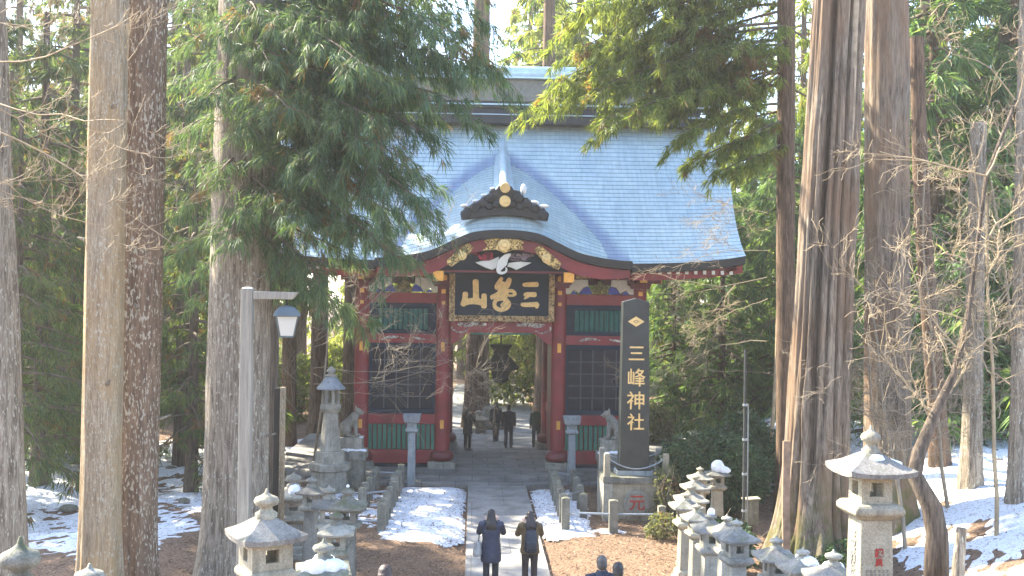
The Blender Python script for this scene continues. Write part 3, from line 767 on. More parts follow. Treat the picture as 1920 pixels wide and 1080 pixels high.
m = MB(); m.strip([(x, edge(x)-.4) for x in xx[8:-8]], [(x, 6.95) for x in xx[8:-8]], yb+.5, yb+.6); P(m, 'tympanum', MAT['navy'])
m = MB(); m.prism([cpl(*p) for p in ((480, 375), (560, 345), (640, 380), (700, 330), (800, 330), (820, 420), (880, 430), (760, 470), (620, 470), (560, 390))], yb+.36, yb+.5); P(m, 'peony_carving', MAT['redcarve'], bevel=.03)
m = MB(); m.prism([cpl(*p) for p in ((1060, 400), (1110, 345), (1250, 335), (1400, 350), (1460, 385), (1360, 420), (1320, 470), (1100, 475), (1050, 450))], yb+.36, yb+.5); P(m, 'cloud_relief', MAT['greycarve'], bevel=.03)
m = MB(); m.prism([cpl(*p) for p in ((540, 500), (640, 478), (760, 468), (900, 408), (890, 470), (860, 580), (800, 612), (700, 580), (600, 535))], yb+.20, yb+.34)
m.prism([cpl(*p) for p in ((1045, 500), (1130, 488), (1220, 478), (1395, 492), (1250, 565), (1160, 608), (1080, 570), (1020, 560))], yb+.20, yb+.34)
m.each('crane_wing', MAT['white'], gate, bevel=.025)
m = MB(); m.stroke([cpl(a, b)+(c,) for a, b, c in ((1065, 375, .035), (1000, 420, .10), (950, 500, .16), (905, 580, .10), (895, 630, .065), (935, 658, .045), (995, 640, .035), (1012, 600, .028), (1000, 575, .015))], yb+.06, yb+.26)
m.build('crane_body', MAT['white'], gate, bevel=.03)
# red eave board either side, with gold plates
m = MB(); m.box2(-2.4, 2.4, yb+.3, YF+.2, 6.98, 7.04); P(m, 'porch_soffit', MAT['red_dark'])
for s2 in (-1, 1):
    m = MB(); m.box2(s2*2.15-.14, s2*2.15+.14, yb+.1, YF-.1, 6.70, 7.0); b = P(m, 'porch_beam', MAT['red'], bevel=.015)
    m = MB(); m.box2(s2*2.15-.17, s2*2.15+.17, yb+.05, yb+.4, 6.68, 7.01); m.build('beam_tip', MAT['brass'], b, bevel=.01)
# ---- name plaque, hanging lantern
pl = thing('name_plaque', 'wide black plaque with three gold characters and carved gilt frame on the gate', 'plaque', (GX, 40+YF-.42, 6.27)); pl.rotation_euler = (R(5), 0, 0)
W2, H2, fr = 1.83, .94, .20
m = MB(); m.box2(-W2+.02, W2-.02, 0, .08, -H2+.02, H2-.02); m.build('board', MAT['navy'], pl)
m = MB(); m.box2(-W2, W2, -.10, .10, H2-fr, H2); m.box2(-W2, W2, -.10, .10, -H2, -H2+fr); m.box2(-W2, -W2+fr, -.10, .10, -H2+fr, H2-fr); m.box2(W2-fr, W2, -.10, .10, -H2+fr, H2-fr)
for q in range(30):
    x = -W2+.1+q*(2*W2-.2)/29
    for z in (H2-.1, -H2+.1): m.ell((x, -.10, z+.03*math.sin(q*2.1)), (.09, .05, .075))
for q in range(13):
    z = -H2+.3+q*(2*H2-.6)/12
    for x in (W2-.1, -W2+.1): m.ell((x+.03*math.sin(q*2.3), -.10, z), (.075, .05, .09))
m.build('frame', MAT['framegold'], pl, bevel=.012)
def cp2(a, b, c): return ((a-800)/7.714/54.2, (425-b)/7.714/54.2, c/7.714/54.2)
GL = {'shan': [[(415, 240, 44), (420, 400, 42), (425, 500, 46)], [(268, 420, 40), (262, 500, 40), (238, 575, 40)], [(540, 440, 38), (540, 520, 40), (540, 600, 42)], [(240, 565, 38), (330, 530, 44), (450, 530, 46), (535, 560, 42)]],
      'feng': [[(790, 190, 26), (725, 300, 34), (728, 335, 30)], [(905, 205, 34), (870, 285, 44), (800, 360, 58), (755, 425, 45), (650, 465, 28)], [(800, 270, 50), (800, 415, 58), (845, 450, 48)], [(650, 472, 28), (760, 440, 28), (870, 378, 24), (950, 372, 24), (990, 415, 24), (940, 440, 16), (875, 435, 16)], [(850, 410, 48), (825, 470, 36), (725, 500, 28), (692, 560, 28), (712, 620, 28), (785, 648, 30), (862, 620, 34), (900, 560, 34), (850, 505, 38)], [(860, 560, 46), (805, 585, 34)]],
      'san': [[(1115, 280, 26), (1180, 275, 34), (1305, 272, 36)], [(1130, 430, 22), (1160, 420, 34), (1278, 420, 36)], [(1178, 445, 24), (1125, 484, 8)], [(1090, 565, 24), (1140, 570, 32), (1310, 562, 36)], [(1312, 568, 34), (1308, 605, 22)]]}
for k in GL:
    m = MB()
    for q, st in enumerate(GL[k]): m.stroke([cp2(*p) for p in st], -.07-.004*q, .01)
    m.build('gold_character', MAT['gold'], pl)
hl = thing('hanging_lantern', 'black iron lantern with wide curved roof hanging in the gate passage', 'lantern', (GX+.05, 39.6, 0))
c = (0, 0, -.80)
m = MB(); m.lathe([(.10, 4.24), (.66, 4.30), (.80, 4.40), (.70, 4.5), (.44, 4.72), (.30, 4.86)], c, 6, rot=R(30)); m.build('canopy', MAT['iron'], hl, bevel=.015)
m = MB(); m.lathe([(.30, 4.86), (.34, 4.95), (.30, 5.0), (.46, 5.16), (.46, 5.22), (.1, 5.24)], c, 6, rot=R(30)); m.tube([(0, 0, 4.4), (0, 0, 5.56)], .03, 6); m.build('top_finial', MAT['iron'], hl)
m = MB(); m.lathe([(.14, 3.80), (.26, 3.84), (.36, 3.95), (.36, 4.0), (.34, 4.02), (.42, 4.27)], c, 6, rot=R(30)); m.build('lantern_body', MAT['iron'], hl, bevel=.01)
# ------------------------------------------------------------------ stone things
def lumpy_snow(spots, seed=0):
    m = MB()
    for (c, r) in spots: m.ell(c, r)
    return m
def stone_lantern(label, X, Yt, d, wk, rz=0, group=None, mats=('stone', 'stone_roof'), snow=None, fin=.30, roofh=.30, post=.42, fr=1.0, fbw=.235, name='stone_lantern'):
    """X,Yt: pixel of the finial tip at depth d; wk: roof width in metres. The base is put on the ground there."""
    p = at(X, Yt, d); zg = float(gz(p[0], p[1]))-.05; zt = p[2]; H = zt-zg; k = wk/.9
    t = thing(name, label, 'stone lantern', (p[0], p[1], zg), rz, group)
    av = math.atan((X-960)/F)+YAW+rz; wk = wk/(abs(math.cos(av))+abs(math.sin(av))); k = wk/.9
    a, rf = MAT[mats[0]], MAT[mats[1]]
    zf = H-fin*k; zr = zf-roofh*k; zb = zr-.36*k; fs_ = fin/.30; zp = zb-.20*k
    m = MB(); m.lathe([(.36*k, 0), (.36*k, .16), (.30*k, .18), (.30*k, .30), (.24*k, .34)], sq=True); m.build('base', a, t, bevel=.02)
    m = MB(); m.lathe([(post*.5*k*1.12, .33), (post*.5*k*.92, zp)], sq=True); po = m.build('post', a, t, bevel=.02)
    m = MB(); m.lathe([(.24*k, zp), (.34*k, zp+.08*k), (.34*k, zp+.15*k), (.29*k, zp+.20*k)], sq=True); m.build('platform', a, t, bevel=.015)
    m = MB(); w_, th = fbw*k, .075*k; z0, z1 = zb, zr+.01
    for s2 in (-1, 1):
        for ax in (0, 1):
            L = w_ if ax == 0 else w_-th
            def B(u0, u1, za, zb_):
                if ax == 0: m.box2(u0, u1, min(s2*w_, s2*(w_-th)), max(s2*w_, s2*(w_-th)), za, zb_)
                else: m.box2(min(s2*w_, s2*(w_-th)), max(s2*w_, s2*(w_-th)), u0, u1, za, zb_)
            hw_ = .095*k; zl, zh = z0+.10*k, z0+.28*k
            B(-L, -hw_, z0, z1); B(hw_, L, z0, z1); B(-hw_, hw_, z0, zl); B(-hw_, hw_, zh, z1)
    fb = m.build('firebox', a, t)
    m = MB(); q = wk/2
    rows = []
    for (f_, z, lift) in ((.80, 0, 0), (.985, .01, .035), (1.0, .075, .045), (.93, .10, .04), (.66, .185, .01), (.40, .28, 0), (.26, .325, 0), (.22, .34, 0)):
        rr = []
        for e in range(4):
            for u in np.linspace(-1, 1, 9)[:-1]:
                x, y = u*f_*q, -f_*q
                a_ = e*math.pi/2
                rr.append((x*math.cos(a_)-y*math.sin(a_), x*math.sin(a_)+y*math.cos(a_), zr+(z/.34)*roofh*k+lift*k*abs(u)**3))
        rows.append(rr)
    vs = [p_ for r_ in rows for p_ in r_]; n = 32
    fs = [(i*n+j, i*n+(j+1) % n, (i+1)*n+(j+1) % n, (i+1)*n+j) for i in range(len(rows)-1) for j in range(n)]+[tuple(range(n-1, -1, -1)), tuple((len(rows)-1)*n+j for j in range(n))]
    m.add(vs, fs); ro = m.build('roof', rf, t, smooth='auto')
    m = MB(); m.lathe([(fr*r_*k, zf+z_*k*fs_) for r_, z_ in ((.15, -.08), (.165, .03), (.10, .06), (.085, .10), (.165, .125), (.185, .165), (.165, .20), (.08, .228), (.032, .255), (.012, .30))], (0, 0, 0), 18); m.build('finial', a, t, smooth=True)
    if snow:
        m = MB()
        for (u, v, h, rx, ry, rz_) in snow: m.ell((u*q, v*q, zr+h*k), (rx*k, ry*k, rz_*k), 18)
        so_ = remeshed(m, 'snow_cap', MAT['snowlump'], t, .018*k, 6)
        vv = np.array([v.co for v in so_.data.vertices]); dn = (np.stack([fbm(vv[:, 0]*9, vv[:, 1]*9, vv[:, 2]*9, 3, 70+j)-.5 for j in range(3)], -1))*.10*k
        so_.data.vertices.foreach_set('co', (vv+dn).ravel()); so_.data.update()
    return t, zg, k, zp, post
# right row, far to near
RG = 'stone lanterns in the row right of the path'
RR = [(1345, 868, 28.5, .72, 'farthest stone lantern of the right row, topped with a rounded heap of snow', [(0, -.1, .36, .26, .26, .28), (.5, -.2, .22, .28, .22, .16)]),
      (1313, 874, 26.8, .68, 'stone lantern with mossy ball finial just in front of the snow-heaped one', None),
      (1304, 889, 25.6, .76, 'pale stone lantern with dark mossy finial, third from the gate at right', None),
      (1296, 906, 24.4, .84, 'wide plain stone lantern, fourth from the gate in the right row', None),
      (1287, 921, 23.2, .80, 'stone lantern with pale ball finial nearest the path in the right row', None),
      (1307, 943, 21.6, .70, 'bright pale stone lantern with deep platform, sixth from the gate at right', None),
      (1333, 960, 20.2, .80, 'stone lantern with white snowy finial in the middle of the right row', [(0, -.02, .50, .10, .10, .12)]),
      (1363, 964, 18.6, .72, 'stone lantern with a grey ball finial half hidden behind the slate-roofed lantern', None),
      (1381, 972, 16.6, .76, 'stone lantern with grey slate-like roof and one snow blob on its front', [(-.35, -.62, .12, .05, .05, .035)]),
      (1456, 1004, 15.0, .72, 'lichened stone lantern with a moss collar under its finial, beside the broken cedar', None),
      (1505, 1026, 13.6, .70, 'low stone lantern roof covered in fresh snow at the bottom edge right of centre', [(.2, -.1, .20, .24, .26, .14), (.55, .3, .12, .18, .2, .1), (.1, .3, .26, .16, .16, .10)]),
      (1563, 1030, 12.4, .74, 'stone lantern with bare grey finial next to the tall buff lantern', [(.1, .4, .2, .2, .15, .1)])]
for k, (X, Yt, d, wk, lab, sn_) in enumerate(RR):
    mt = ('stone_warm', 'stone') if k in (1, 2, 5) else (('stone', 'stone_roof') if k > 5 else ('stone_warm', 'stone_roof'))
    stone_lantern(lab, X, Yt, d, wk, R((k*37) % 11-5+4), RG, mt, sn_, fin=.27 if k % 2 else .24, roofh=.26+.02*(k % 3), fr=.85)
t, zg, k, zp, post = stone_lantern('tall buff stone lantern with snow on its roof and red writing on its post', 1633, 797, 10.6, .88, R(3), None, ('stone_warm', 'stone_roof'),
    [(.25, -.25, .17, .26, .16, .055), (.05, -.3, .22, .14, .10, .05), (.35, .1, .15, .2, .2, .06)], fin=.36, roofh=.30, post=.47, fr=.72, fbw=.21)
hw_ = post*.5*k
def face_text(body, size, z, face, mat, x=0.0):
    f_ = (z-.33)/(zp-.33); wz = hw_*(1.12-.20*f_)
    if face == 'front': return text_mesh(body, size, .008, 'inscription', mat, t, (x, -wz-.003, z), (R(90), 0, 0), .004)
    return text_mesh(body, size, .008, 'inscription', mat, t, (-wz-.003, x, z), (R(90), 0, R(-90)), .004)
pr = at(1633, 797, 10.6)
def zl(Yp): return (6.07-(Yp-572)*10.6/2000)-zg
face_text('講', .085, zl(1030), 'front', MAT['inkred'], .02); face_text('員', .075, zl(1047), 'front', MAT['inkred'], .02)
for q in range(6):   # columns of carved characters too small to read in the photograph
    for Yq in (1062.5, 1070.0, 1078.0):
        zq_ = zl(Yq); wz = hw_*(1.12-.20*(zq_-.33)/(zp-.33)); x0_ = -.105+q*.042+(.004 if Yq == 1070.0 else 0); m = MB()
        for (dx, dz, sx, sz) in ((0, .010, .026, .005), (.001, -.003, .005, .026), (-.004, -.006, .022, .005)): m.box((x0_+dx, -wz-.002-.001*dx, zq_+dz), (sx, .006, sz))
        m.build('carved_mark', MAT['ink'], t)
for q, ch in enumerate('三峯神社'): face_text(ch, .13, zl(1005+q*21), 'left', MAT['ink'])
# left row
LG = 'stone lanterns in the row left of the path'
stone_lantern('large buff lantern in the left foreground, its dark lichened roof sunlit along one side', 500, 916, 12.0, .92, R(30), LG, ('stone_warm', 'stone_roof'), None, fin=.38, roofh=.34, post=.50, fr=.95, fbw=.29)
LL = [(551, 884, 25.0, .92, 9, 'stone lantern with a white snow lump at the back of the left row', [(.05, -.35, .15, .15, .2, .2), (-.3, -.4, .08, .12, .12, .08)], ('stone', 'stone')),
      (584, 892, 23.4, .72, -6, 'stone lantern with small ball finial and slender grey post in the left row', None, ('stone', 'stone_roof')),
      (617, 909, 21.6, .70, 7, 'stone lantern with thin snow on a flat roof, right of the slender-posted one', [(-.25, -.3, .12, .16, .12, .04), (.2, -.3, .13, .14, .12, .035)], ('stone', 'stone_roof')),
      (653, 911, 20.0, .74, -4, 'mossy stone lantern with snow-tipped finial at the path side of the left row', [(0, 0, .60, .05, .05, .05)], ('stone_dark', 'stone_dark')),
      (631, 956, 17.6, .62, 5, 'mossy lantern with pale squared roof standing over the corner of the left row', None, ('stone_dark', 'stone')),
      (607, 1010, 15.0, .78, 10, 'low lantern roof under a thick double heap of snow beside the buff lantern', [(-.3, -.4, .16, .24, .22, .15), (.35, -.35, .16, .22, .2, .13), (0, .2, .2, .2, .2, .1)], ('stone_dark', 'stone_dark')),
      (168, 1056, 9.2, .80, 0, 'blue-grey lantern finial just rising above the bottom edge at the left', None, ('stone', 'stone')),
      (38, 1006, 7.5, .88, 0, 'big round lichened lantern finial in the bottom left corner', None, ('stone_dark', 'stone_dark'))]
for (X, Yt, d, wk, rz, lab, sn_, mt) in LL:
    stone_lantern(lab, X, Yt, d, wk, R(rz), LG, mt, sn_, fin=.46 if X == 38 else .34, roofh=.26)
# tall octagonal lantern by the gate
p = at(618, 915, 33.5); zg = float(gz(p[0], p[1]))
t = thing('tall_stone_lantern', 'tall octagonal stone lantern with conical roof, left of the gate', 'stone lantern', (p[0], p[1], zg))
def zz(Yp): return 6.07-(Yp-559)*33.5/2000-zg
s_ = MAT['stone']; q8 = R(22.5)
m = MB(); m.lathe([(.60, -.1), (.58, zz(882)), (.66, zz(880)), (.66, zz(868)), (.50, zz(866)), (.47, zz(846)), (.45, zz(845))], n=8, rot=q8); m.build('base', s_, t, bevel=.02)
m = MB(); m.lathe([(.345, zz(845)), (.30, zz(815)), (.235, zz(775))], n=8, rot=q8); m.build('shaft', s_, t, bevel=.015)
m = MB(); m.lathe([(.24, zz(775)), (.30, zz(770)), (.34, zz(766)), (.34, zz(759)), (.30, zz(757))], n=8, rot=q8); m.build('collar', s_, t, bevel=.012)
m = MB()
for e in range(8):
    a = e*math.pi/4+q8; m.box((.245*math.cos(a), .245*math.sin(a), (zz(757)+zz(730))/2), (.07, .10, zz(730)-zz(757)), a)
m.lathe([(.25, zz(757)-.01), (.27, zz(757)+.05)], n=8, rot=q8); m.lathe([(.27, zz(733)), (.28, zz(729))], n=8, rot=q8)
m.build('firebox', s_, t)
m = MB(); m.lathe([(.30, zz(731)), (.455, zz(730)), (.45, zz(727)), (.33, zz(720)), (.22, zz(711)), (.17, zz(706))], n=16); m.build('roof', MAT['stone_blue'], t, smooth='auto')
m = MB(); m.lathe([(.17, zz(707)), (.21, zz(704)), (.12, zz(702)), (.10, zz(700)), (.16, zz(697)), (.13, zz(693)), (.03, zz(688))], n=14); m.build('finial', s_, t, smooth=True)
# flat-topped granite signal posts either side of the path
for (X, d, lab) in ((771, 34.7, 'pale granite post with flat cap and small lantern box, left of the gate passage'), (1071, 35.2, 'pale granite post with flat cap and small lantern box, right of the gate passage')):
    p = at(X, 905, d); zg = .12 if d > 34.9 else float(gz(p[0], p[1]))-.02
    t = thing('granite_lantern_post', lab, 'lantern post', (p[0], p[1], zg), 0, 'granite posts flanking the gate passage')
    b_ = MAT['stone_blue']
    def zz(Yp): return 6.07-(Yp-562)*d/2000-zg
    m = MB(); m.lathe([(.13, 0), (.115, zz(812))], sq=True); m.build('post', b_, t, bevel=.015)
    m = MB(); m.lathe([(.125, zz(812)), (.20, zz(809)), (.20, zz(806)), (.16, zz(804))], sq=True); m.build('bracket', b_, t, bevel=.008)
    m = MB(); h_ = zz(794)-zz(804)
    for sx in (-1, 1):
        for sy in (-1, 1): m.box((sx*.11, sy*.11, (zz(794)+zz(804))/2), (.08, .08, h_))
    m.box((0, 0, zz(804)+.02), (.29, .29, .04)); m.box((0, 0, zz(794)-.02), (.29, .29, .04)); m.box((0, 0, (zz(794)+zz(804))/2), (.2, .2, h_-.02))
    m.build('lantern_box', b_, t)
    m = MB(); m.lathe([(.19, zz(794)), (.245, zz(792)), (.29, zz(779)), (.29, zz(778))], sq=True); m.build('cap', b_, t, bevel=.012)
# wolf statues and pedestals
def wolf(label, X, Yt, d, face):
    p = at(X, Yt, d); t = tag(bpy.data.objects.new('x', None), None); bpy.data.objects.remove(t)
    m = MB(); f = face
    m.tube([(-.20*f, 0, .16), (-.16*f, 0, .30), (.0*f, 0, .46), (.12*f, 0, .60), (.19*f, 0, .72)], [.16, .19, .175, .155, .12], 12)
    m.ell((-.19*f, 0, .16), (.20, .19, .17)); m.ell((.13*f, 0, .50), (.12, .15, .17))
    m.ell((.25*f, 0, .80), (.125, .105, .115)); m.tube([(.27*f, 0, .79), (.42*f, 0, .745)], [.085, .045], 10); m.ell((.43*f, 0, .755), (.03, .035, .03))
    m.tube([(.29*f, 0, .735), (.39*f, 0, .70)], [.05, .03], 8)
    for s2 in (-1, 1):
        m.tube([(.19*f, s2*.055, .87), (.175*f, s2*.075, .985)], [.05, .012], 8)
        m.tube([(.15*f, s2*.10, .50), (.19*f, s2*.11, .28), (.20*f, s2*.11, .06)], [.085, .06, .05], 9); m.ell((.25*f, s2*.11, .04), (.09, .06, .05))
        m.ell((-.13*f, s2*.15, .20), (.18, .085, .16)); m.tube([(.0*f, s2*.18, .12), (-.12*f, s2*.19, .05)], [.06, .05], 8); m.ell((.02*f, s2*.18, .04), (.12, .06, .045))
    m.tube([(-.32*f, 0, .10), (-.42*f, .06, .10), (-.44*f, .08, .26), (-.38*f, .06, .36)], [.06, .075, .08, .03], 9)
    o = remeshed(m, 'wolf_statue', MAT['stone'], None, .014, 3); o.location = [float(v) for v in p]; tag(o, label, 'statue', 'wolf statues guarding the gate')
    return p
def rough_block(mb, c, size, seed, amp=.025, n=6):
    hx, hy, hz = [v/2 for v in size]
    bm = bmesh.new(); bmesh.ops.create_cube(bm, size=1); bmesh.ops.subdivide_edges(bm, edges=bm.edges, cuts=n, use_grid_fill=True)
    vs = []
    for v in bm.verts:
        x, y, z = v.co.x*size[0], v.co.y*size[1], v.co.z*size[2]
        q = np.array([x, y, z])+np.array(c)
        dd = np.array([fbm(q[0]*5, q[1]*5, q[2]*5, 2, seed+j)-.5 for j in range(3)])*2*amp
        vs.append(q+dd)
    bm.verts.index_update(); mb.add(vs, [tuple(v.index for v in f.verts) for f in bm.faces]); bm.free()
wl = wolf('seated grey stone wolf facing right on its pedestal, left of the gate', 656, 818, 34.3, 1)
wr = wolf('seated grey stone wolf facing left, half hidden by the black monument', 1152, 823, 34.3, -1)
for (p, lab) in ((wl, 'stacked rough stone pedestal with snow on its ledge under the left wolf'), (wr, 'stacked stone pedestal under the right wolf, beside the black monument')):
    zg = .0
    t = thing('statue_pedestal', lab, 'pedestal', (p[0], p[1], zg), 0, 'wolf statue pedestals')
    z = p[2]-.01
    m = MB(); rough_block(m, (0, 0, z-.20), (.86, .72, .40), 3, .02); m.build('top_block', MAT['stone'], t, smooth='auto')
    m = MB(); rough_block(m, (0, 0, z-.40-.15), (1.10, .95, .30), 5, .03); m.build('ledge', MAT['stone'], t, smooth='auto')
    m = MB(); rough_block(m, (0, 0, (z-.70)/2), (.98, .85, z-.70), 8, .03); m.build('plinth', MAT['stone_dark'], t, smooth='auto')
    m = MB()
    for q in range(9): m.ell((-.5+q*.125, -.40+.03*math.sin(q*3), z-.405+.02), (.10, .08, .05+.015*math.sin(q*5)))
    m.ell((.38, -.2, z+.0), (.08, .12, .03))
    remeshed(m, 'snow_strip', MAT['snowlump'], t, .02, 4)
# black monument
t = thing('stone_monument', 'tall polished black stone slab with gold writing and a diamond crest', 'monument', (*at(1187, 895, 30.2)[:2], 0))
mx, my = t.location.x, t.location.y
def zz(Yp): return 6.07-(Yp-566)*29.9/2000
m = MB(); hwb, hwt = .42, .365; zb_, zs_, za = zz(879), zz(566), zz(559)
vs = []
for y in (-.26, .26): vs += [(-hwb, y, zb_), (hwb, y, zb_), (hwt, y*.92, zs_), (0, y*.92, za), (-hwt, y*.92, zs_)]
m.add(vs, [(0, 1, 2, 3, 4), (9, 8, 7, 6, 5), (0, 5, 6, 1), (1, 6, 7, 2), (2, 7, 8, 3), (3, 8, 9, 4), (4, 9, 5, 0)])
bs = N('polished_black_stone'); co = bs.coord('pos'); bs.color(bs.mix(bs.ramp(bs.noise(co, 3, 5), [(.35, 0), (.65, 1)]), (.011, .016, .016), (.026, .035, .033))); bs.set(Roughness=.45)
sl_ = m.build('slab', bs.m, t, bevel=.02)
m = MB(); 
for s2 in (-1,): 
    rough_block(m, (0, 0, zz(887)), (1.02, .70, .13), 2, .006, 3)
m.build('slab_base', MAT['stone_blue'], t, smooth='auto')
m = MB(); rough_block(m, (0, 0, zz(882)), (.94, .62, .10), 4, .004, 3); m.build('slab_step', bs.m, t, smooth='auto')
yf = lambda z: -.26+(z-zb_)/(zs_-zb_)*.0208-.004
m = MB(); zc_ = zz(603)
def ring(a, b, ia, ib):
    o = [(-a, 0), (0, b), (a, 0), (0, -b)]; i_ = [(-ia, 0), (0, ib), (ia, 0), (0, -ib)]
    for k in range(4): m.prism([(o[k][0], zc_+o[k][1]), (o[(k+1) % 4][0], zc_+o[(k+1) % 4][1]), (i_[(k+1) % 4][0], zc_+i_[(k+1) % 4][1]), (i_[k][0], zc_+i_[k][1])], yf(zc_)-.012, yf(zc_)+.01)
ring(.235, .145, .085, .052)
m.prism([(-.05, zc_), (0, zc_+.032), (.05, zc_), (0, zc_-.032)], yf(zc_)-.012, yf(zc_)+.01)
m.build('diamond_crest', MAT['gold'], t)
for ch, Yc, sz in (('三', 665, .50), ('峰', 711, .54), ('神', 754, .54), ('社', 794, .50)):
    z = zz(Yc); text_mesh(ch, sz, .022, 'gold_character', MAT['gold'], t, (.02, yf(z)-.002, z), (R(90), 0, 0), .004)
m = MB(); rough_block(m, (0, 0, zz(896)), (1.86, 1.5, .16), 9, .03, 8); m.build('plinth_cap', MAT['stone_dark'], t, smooth='auto')
zt_ = zz(896)-.08
m = MB(); rough_block(m, (0, 0, zt_/2-.05), (1.70, 1.36, zt_+.1), 12, .02, 7); m.build('plinth', MAT['stone_warm'], t, smooth='auto')
m = MB(); rough_block(m, (-.80, -.02, zt_/2-.05), (.26, 1.46, zt_+.09), 14, .02, 6); rough_block(m, (.86, -.02, zt_/2-.05), (.24, 1.46, zt_+.09), 15, .02, 6); m.each('corner_stone', MAT['stone'], t, smooth='auto')
m = MB(); zq = zz(937)-.02; m.lathe([(.36, 0), (.36, .07), (.30, .085), (.29, .06), (.0, .06)], n=32)
m.v = [(x, -.70-z, zq+y) for x, y, z in m.v]; md = m.build('medallion', MAT['stone'], t)
text_mesh('元', .46, .03, 'red_character', MAT['inkred'], md, (0, -.765, zq), (R(90), 0, 0), .006)
# low chain fence on the plinth
for s2 in (-1, 1):
    for yy in (-.58, .58):
        o = MB().lathe([(.085, 0), (.08, .62), (.06, .66)], sq=True).build('chain_post', MAT['stone_warm' if yy < 0 else 'stone'], None, bevel=.01)
        o.location = (mx+s2*.82, my+yy, zz(896)+.07); tag(o, '%s stone chain post at the %s corner of the black monument' % (('front' if yy < 0 else 'rear'), ('left' if s2 < 0 else 'right')), 'post', 'chain posts round the monument')
m = MB()
def chain(a, b, sag): 
    m.tube([np.array(a)*(1-u)+np.array(b)*u-np.array([0, 0, sag*4*u*(1-u)]) for u in np.linspace(0, 1, 13)], .018, 6)
z = zz(896)+.60
chain((mx-.80, my-.60, z), (mx+.80, my-.60, z), .30)
tag(m.build('sagging_chain', MAT['pipe']), 'sagging grey chain across the front foot of the black monument', 'chain')
m = MB(); chain((mx-.80, my+.50, z), (mx+.80, my+.50, z), .2); tag(m.build('sagging_chain', MAT['pipe']), 'sagging chain passing behind the foot of the black monument', 'chain')
m = MB(); chain((mx+.82, my-.5, z), (mx+.82, my+.5, z), .15); tag(m.build('sagging_chain', MAT['pipe']), 'short chain between the two right corner posts of the monument', 'chain')
# stone post railings
def railing(label, posts, rails, rz=0):
    x0, y0 = posts[0][0], posts[0][1]; zg = float(gz(x0, y0))
    t = thing('post_railing', label, 'railing', (x0, y0, zg), 0, 'stone post railings beside the path')
    for k, (x, y, h) in enumerate(posts):
        m = MB(); w_ = .105+.01*math.sin(k*3); rough_block(m, (x-x0, y-y0, h/2-.06), (2*w_, 2*w_, h+.12), k, .008, 4); m.ell((x-x0, y-y0, h), (w_*.9, w_*.9, .03)); 
        m.build('post', MAT['stone_dark'], t, smooth='auto')
    for a, b, z in rails:
        pa, pb = posts[a], posts[b]
        m = MB(); m.tube([(pa[0]-x0, pa[1]-y0, z), (pb[0]-x0, pb[1]-y0, z)], .028, 8); m.build('rail', MAT['pipe'], t, smooth='auto')
lp = [(-2.35, 28.0, .72), (-2.34, 29.6, .72), (-2.32, 31.2, .74), (-2.30, 32.8, .74), (-2.28, 34.3, .76), (-3.12, 30.6, .66), (-3.10, 32.4, .66), (-3.08, 34.4, .66), (-4.1, 28.1, .6), (-2.35, 28.8, .70), (-2.33, 30.4, .73), (-2.31, 32.0, .74), (-2.29, 33.5, .74), (-3.11, 31.5, .66), (-3.09, 33.4, .66), (-3.5, 29.6, .62)]
railing('weathered stone post railing with metal pipes along the left snow bed', lp, [(k, k+1, z) for k in range(4) for z in (.30, .58)]+[(5, 6, .5), (6, 7, .5), (4, 7, .5), (2, 5, .5), (0, 8, .26)])
rp = [(2.48, 28.2, .86), (2.50, 29.9, .80), (2.52, 31.5, .80), (2.54, 33.0, .78), (2.56, 34.4, .78), (3.72, 28.0, .84), (3.15, 31.0, .72), (3.2, 33.8, .72), (5.0, 28.0, .7), (2.49, 29.0, .82), (2.51, 30.7, .80), (2.53, 32.2, .79), (2.55, 33.7, .78), (3.17, 32.4, .72), (3.1, 29.6, .72)]
railing('stone post railing with blue-grey pipes in front of the black monument', rp, [(k, k+1, z) for k in range(4) for z in (.35, .62)]+[(0, 5, .48), (5, 8, .48), (1, 6, .55), (4, 7, .55)])
# small lantern, boulder seen through the gate
p = at(898, 768, 47.5)
stone_lantern('small stone lantern with pale sunlit roof seen through the gate', 898, 768, 47.5, .95, R(20), None, ('stone', 'stone_warm'), None, fin=.28)
stone_lantern('stone lantern standing low in the sun at the right end of the gate passage', 1024, 808, 47.0, .6, R(10), None, ('stone_warm', 'stone_warm'), None)
def boulder(label, X, Y_, d, r, mat, snow=False, seed=0, name='boulder', cat='boulder'):
    p = at(X, Y_, d); zg = float(gz(p[0], p[1]))
    bm = bmesh.new(); bmesh.ops.create_icosphere(bm, subdivisions=4, radius=1); m = MB()
    vs = [np.array(v.co)*np.array(r)*(1+.45*(fbm(v.co.x*1.7+seed, v.co.y*1.7, v.co.z*1.7, 3, seed)-.5)) for v in bm.verts]
    m.add(vs, [tuple(v.index for v in f.verts) for f in bm.faces]); bm.free()
    o = m.build(name, mat, None, smooth=True, loc=(p[0], p[1], zg+r[2]*.45)); tag(o, label, cat); return o
boulder('dark grey boulder seen through the gate behind the standing people', 918, 815, 49, (.75, .5, .8), MAT['stone_dark'], seed=3)
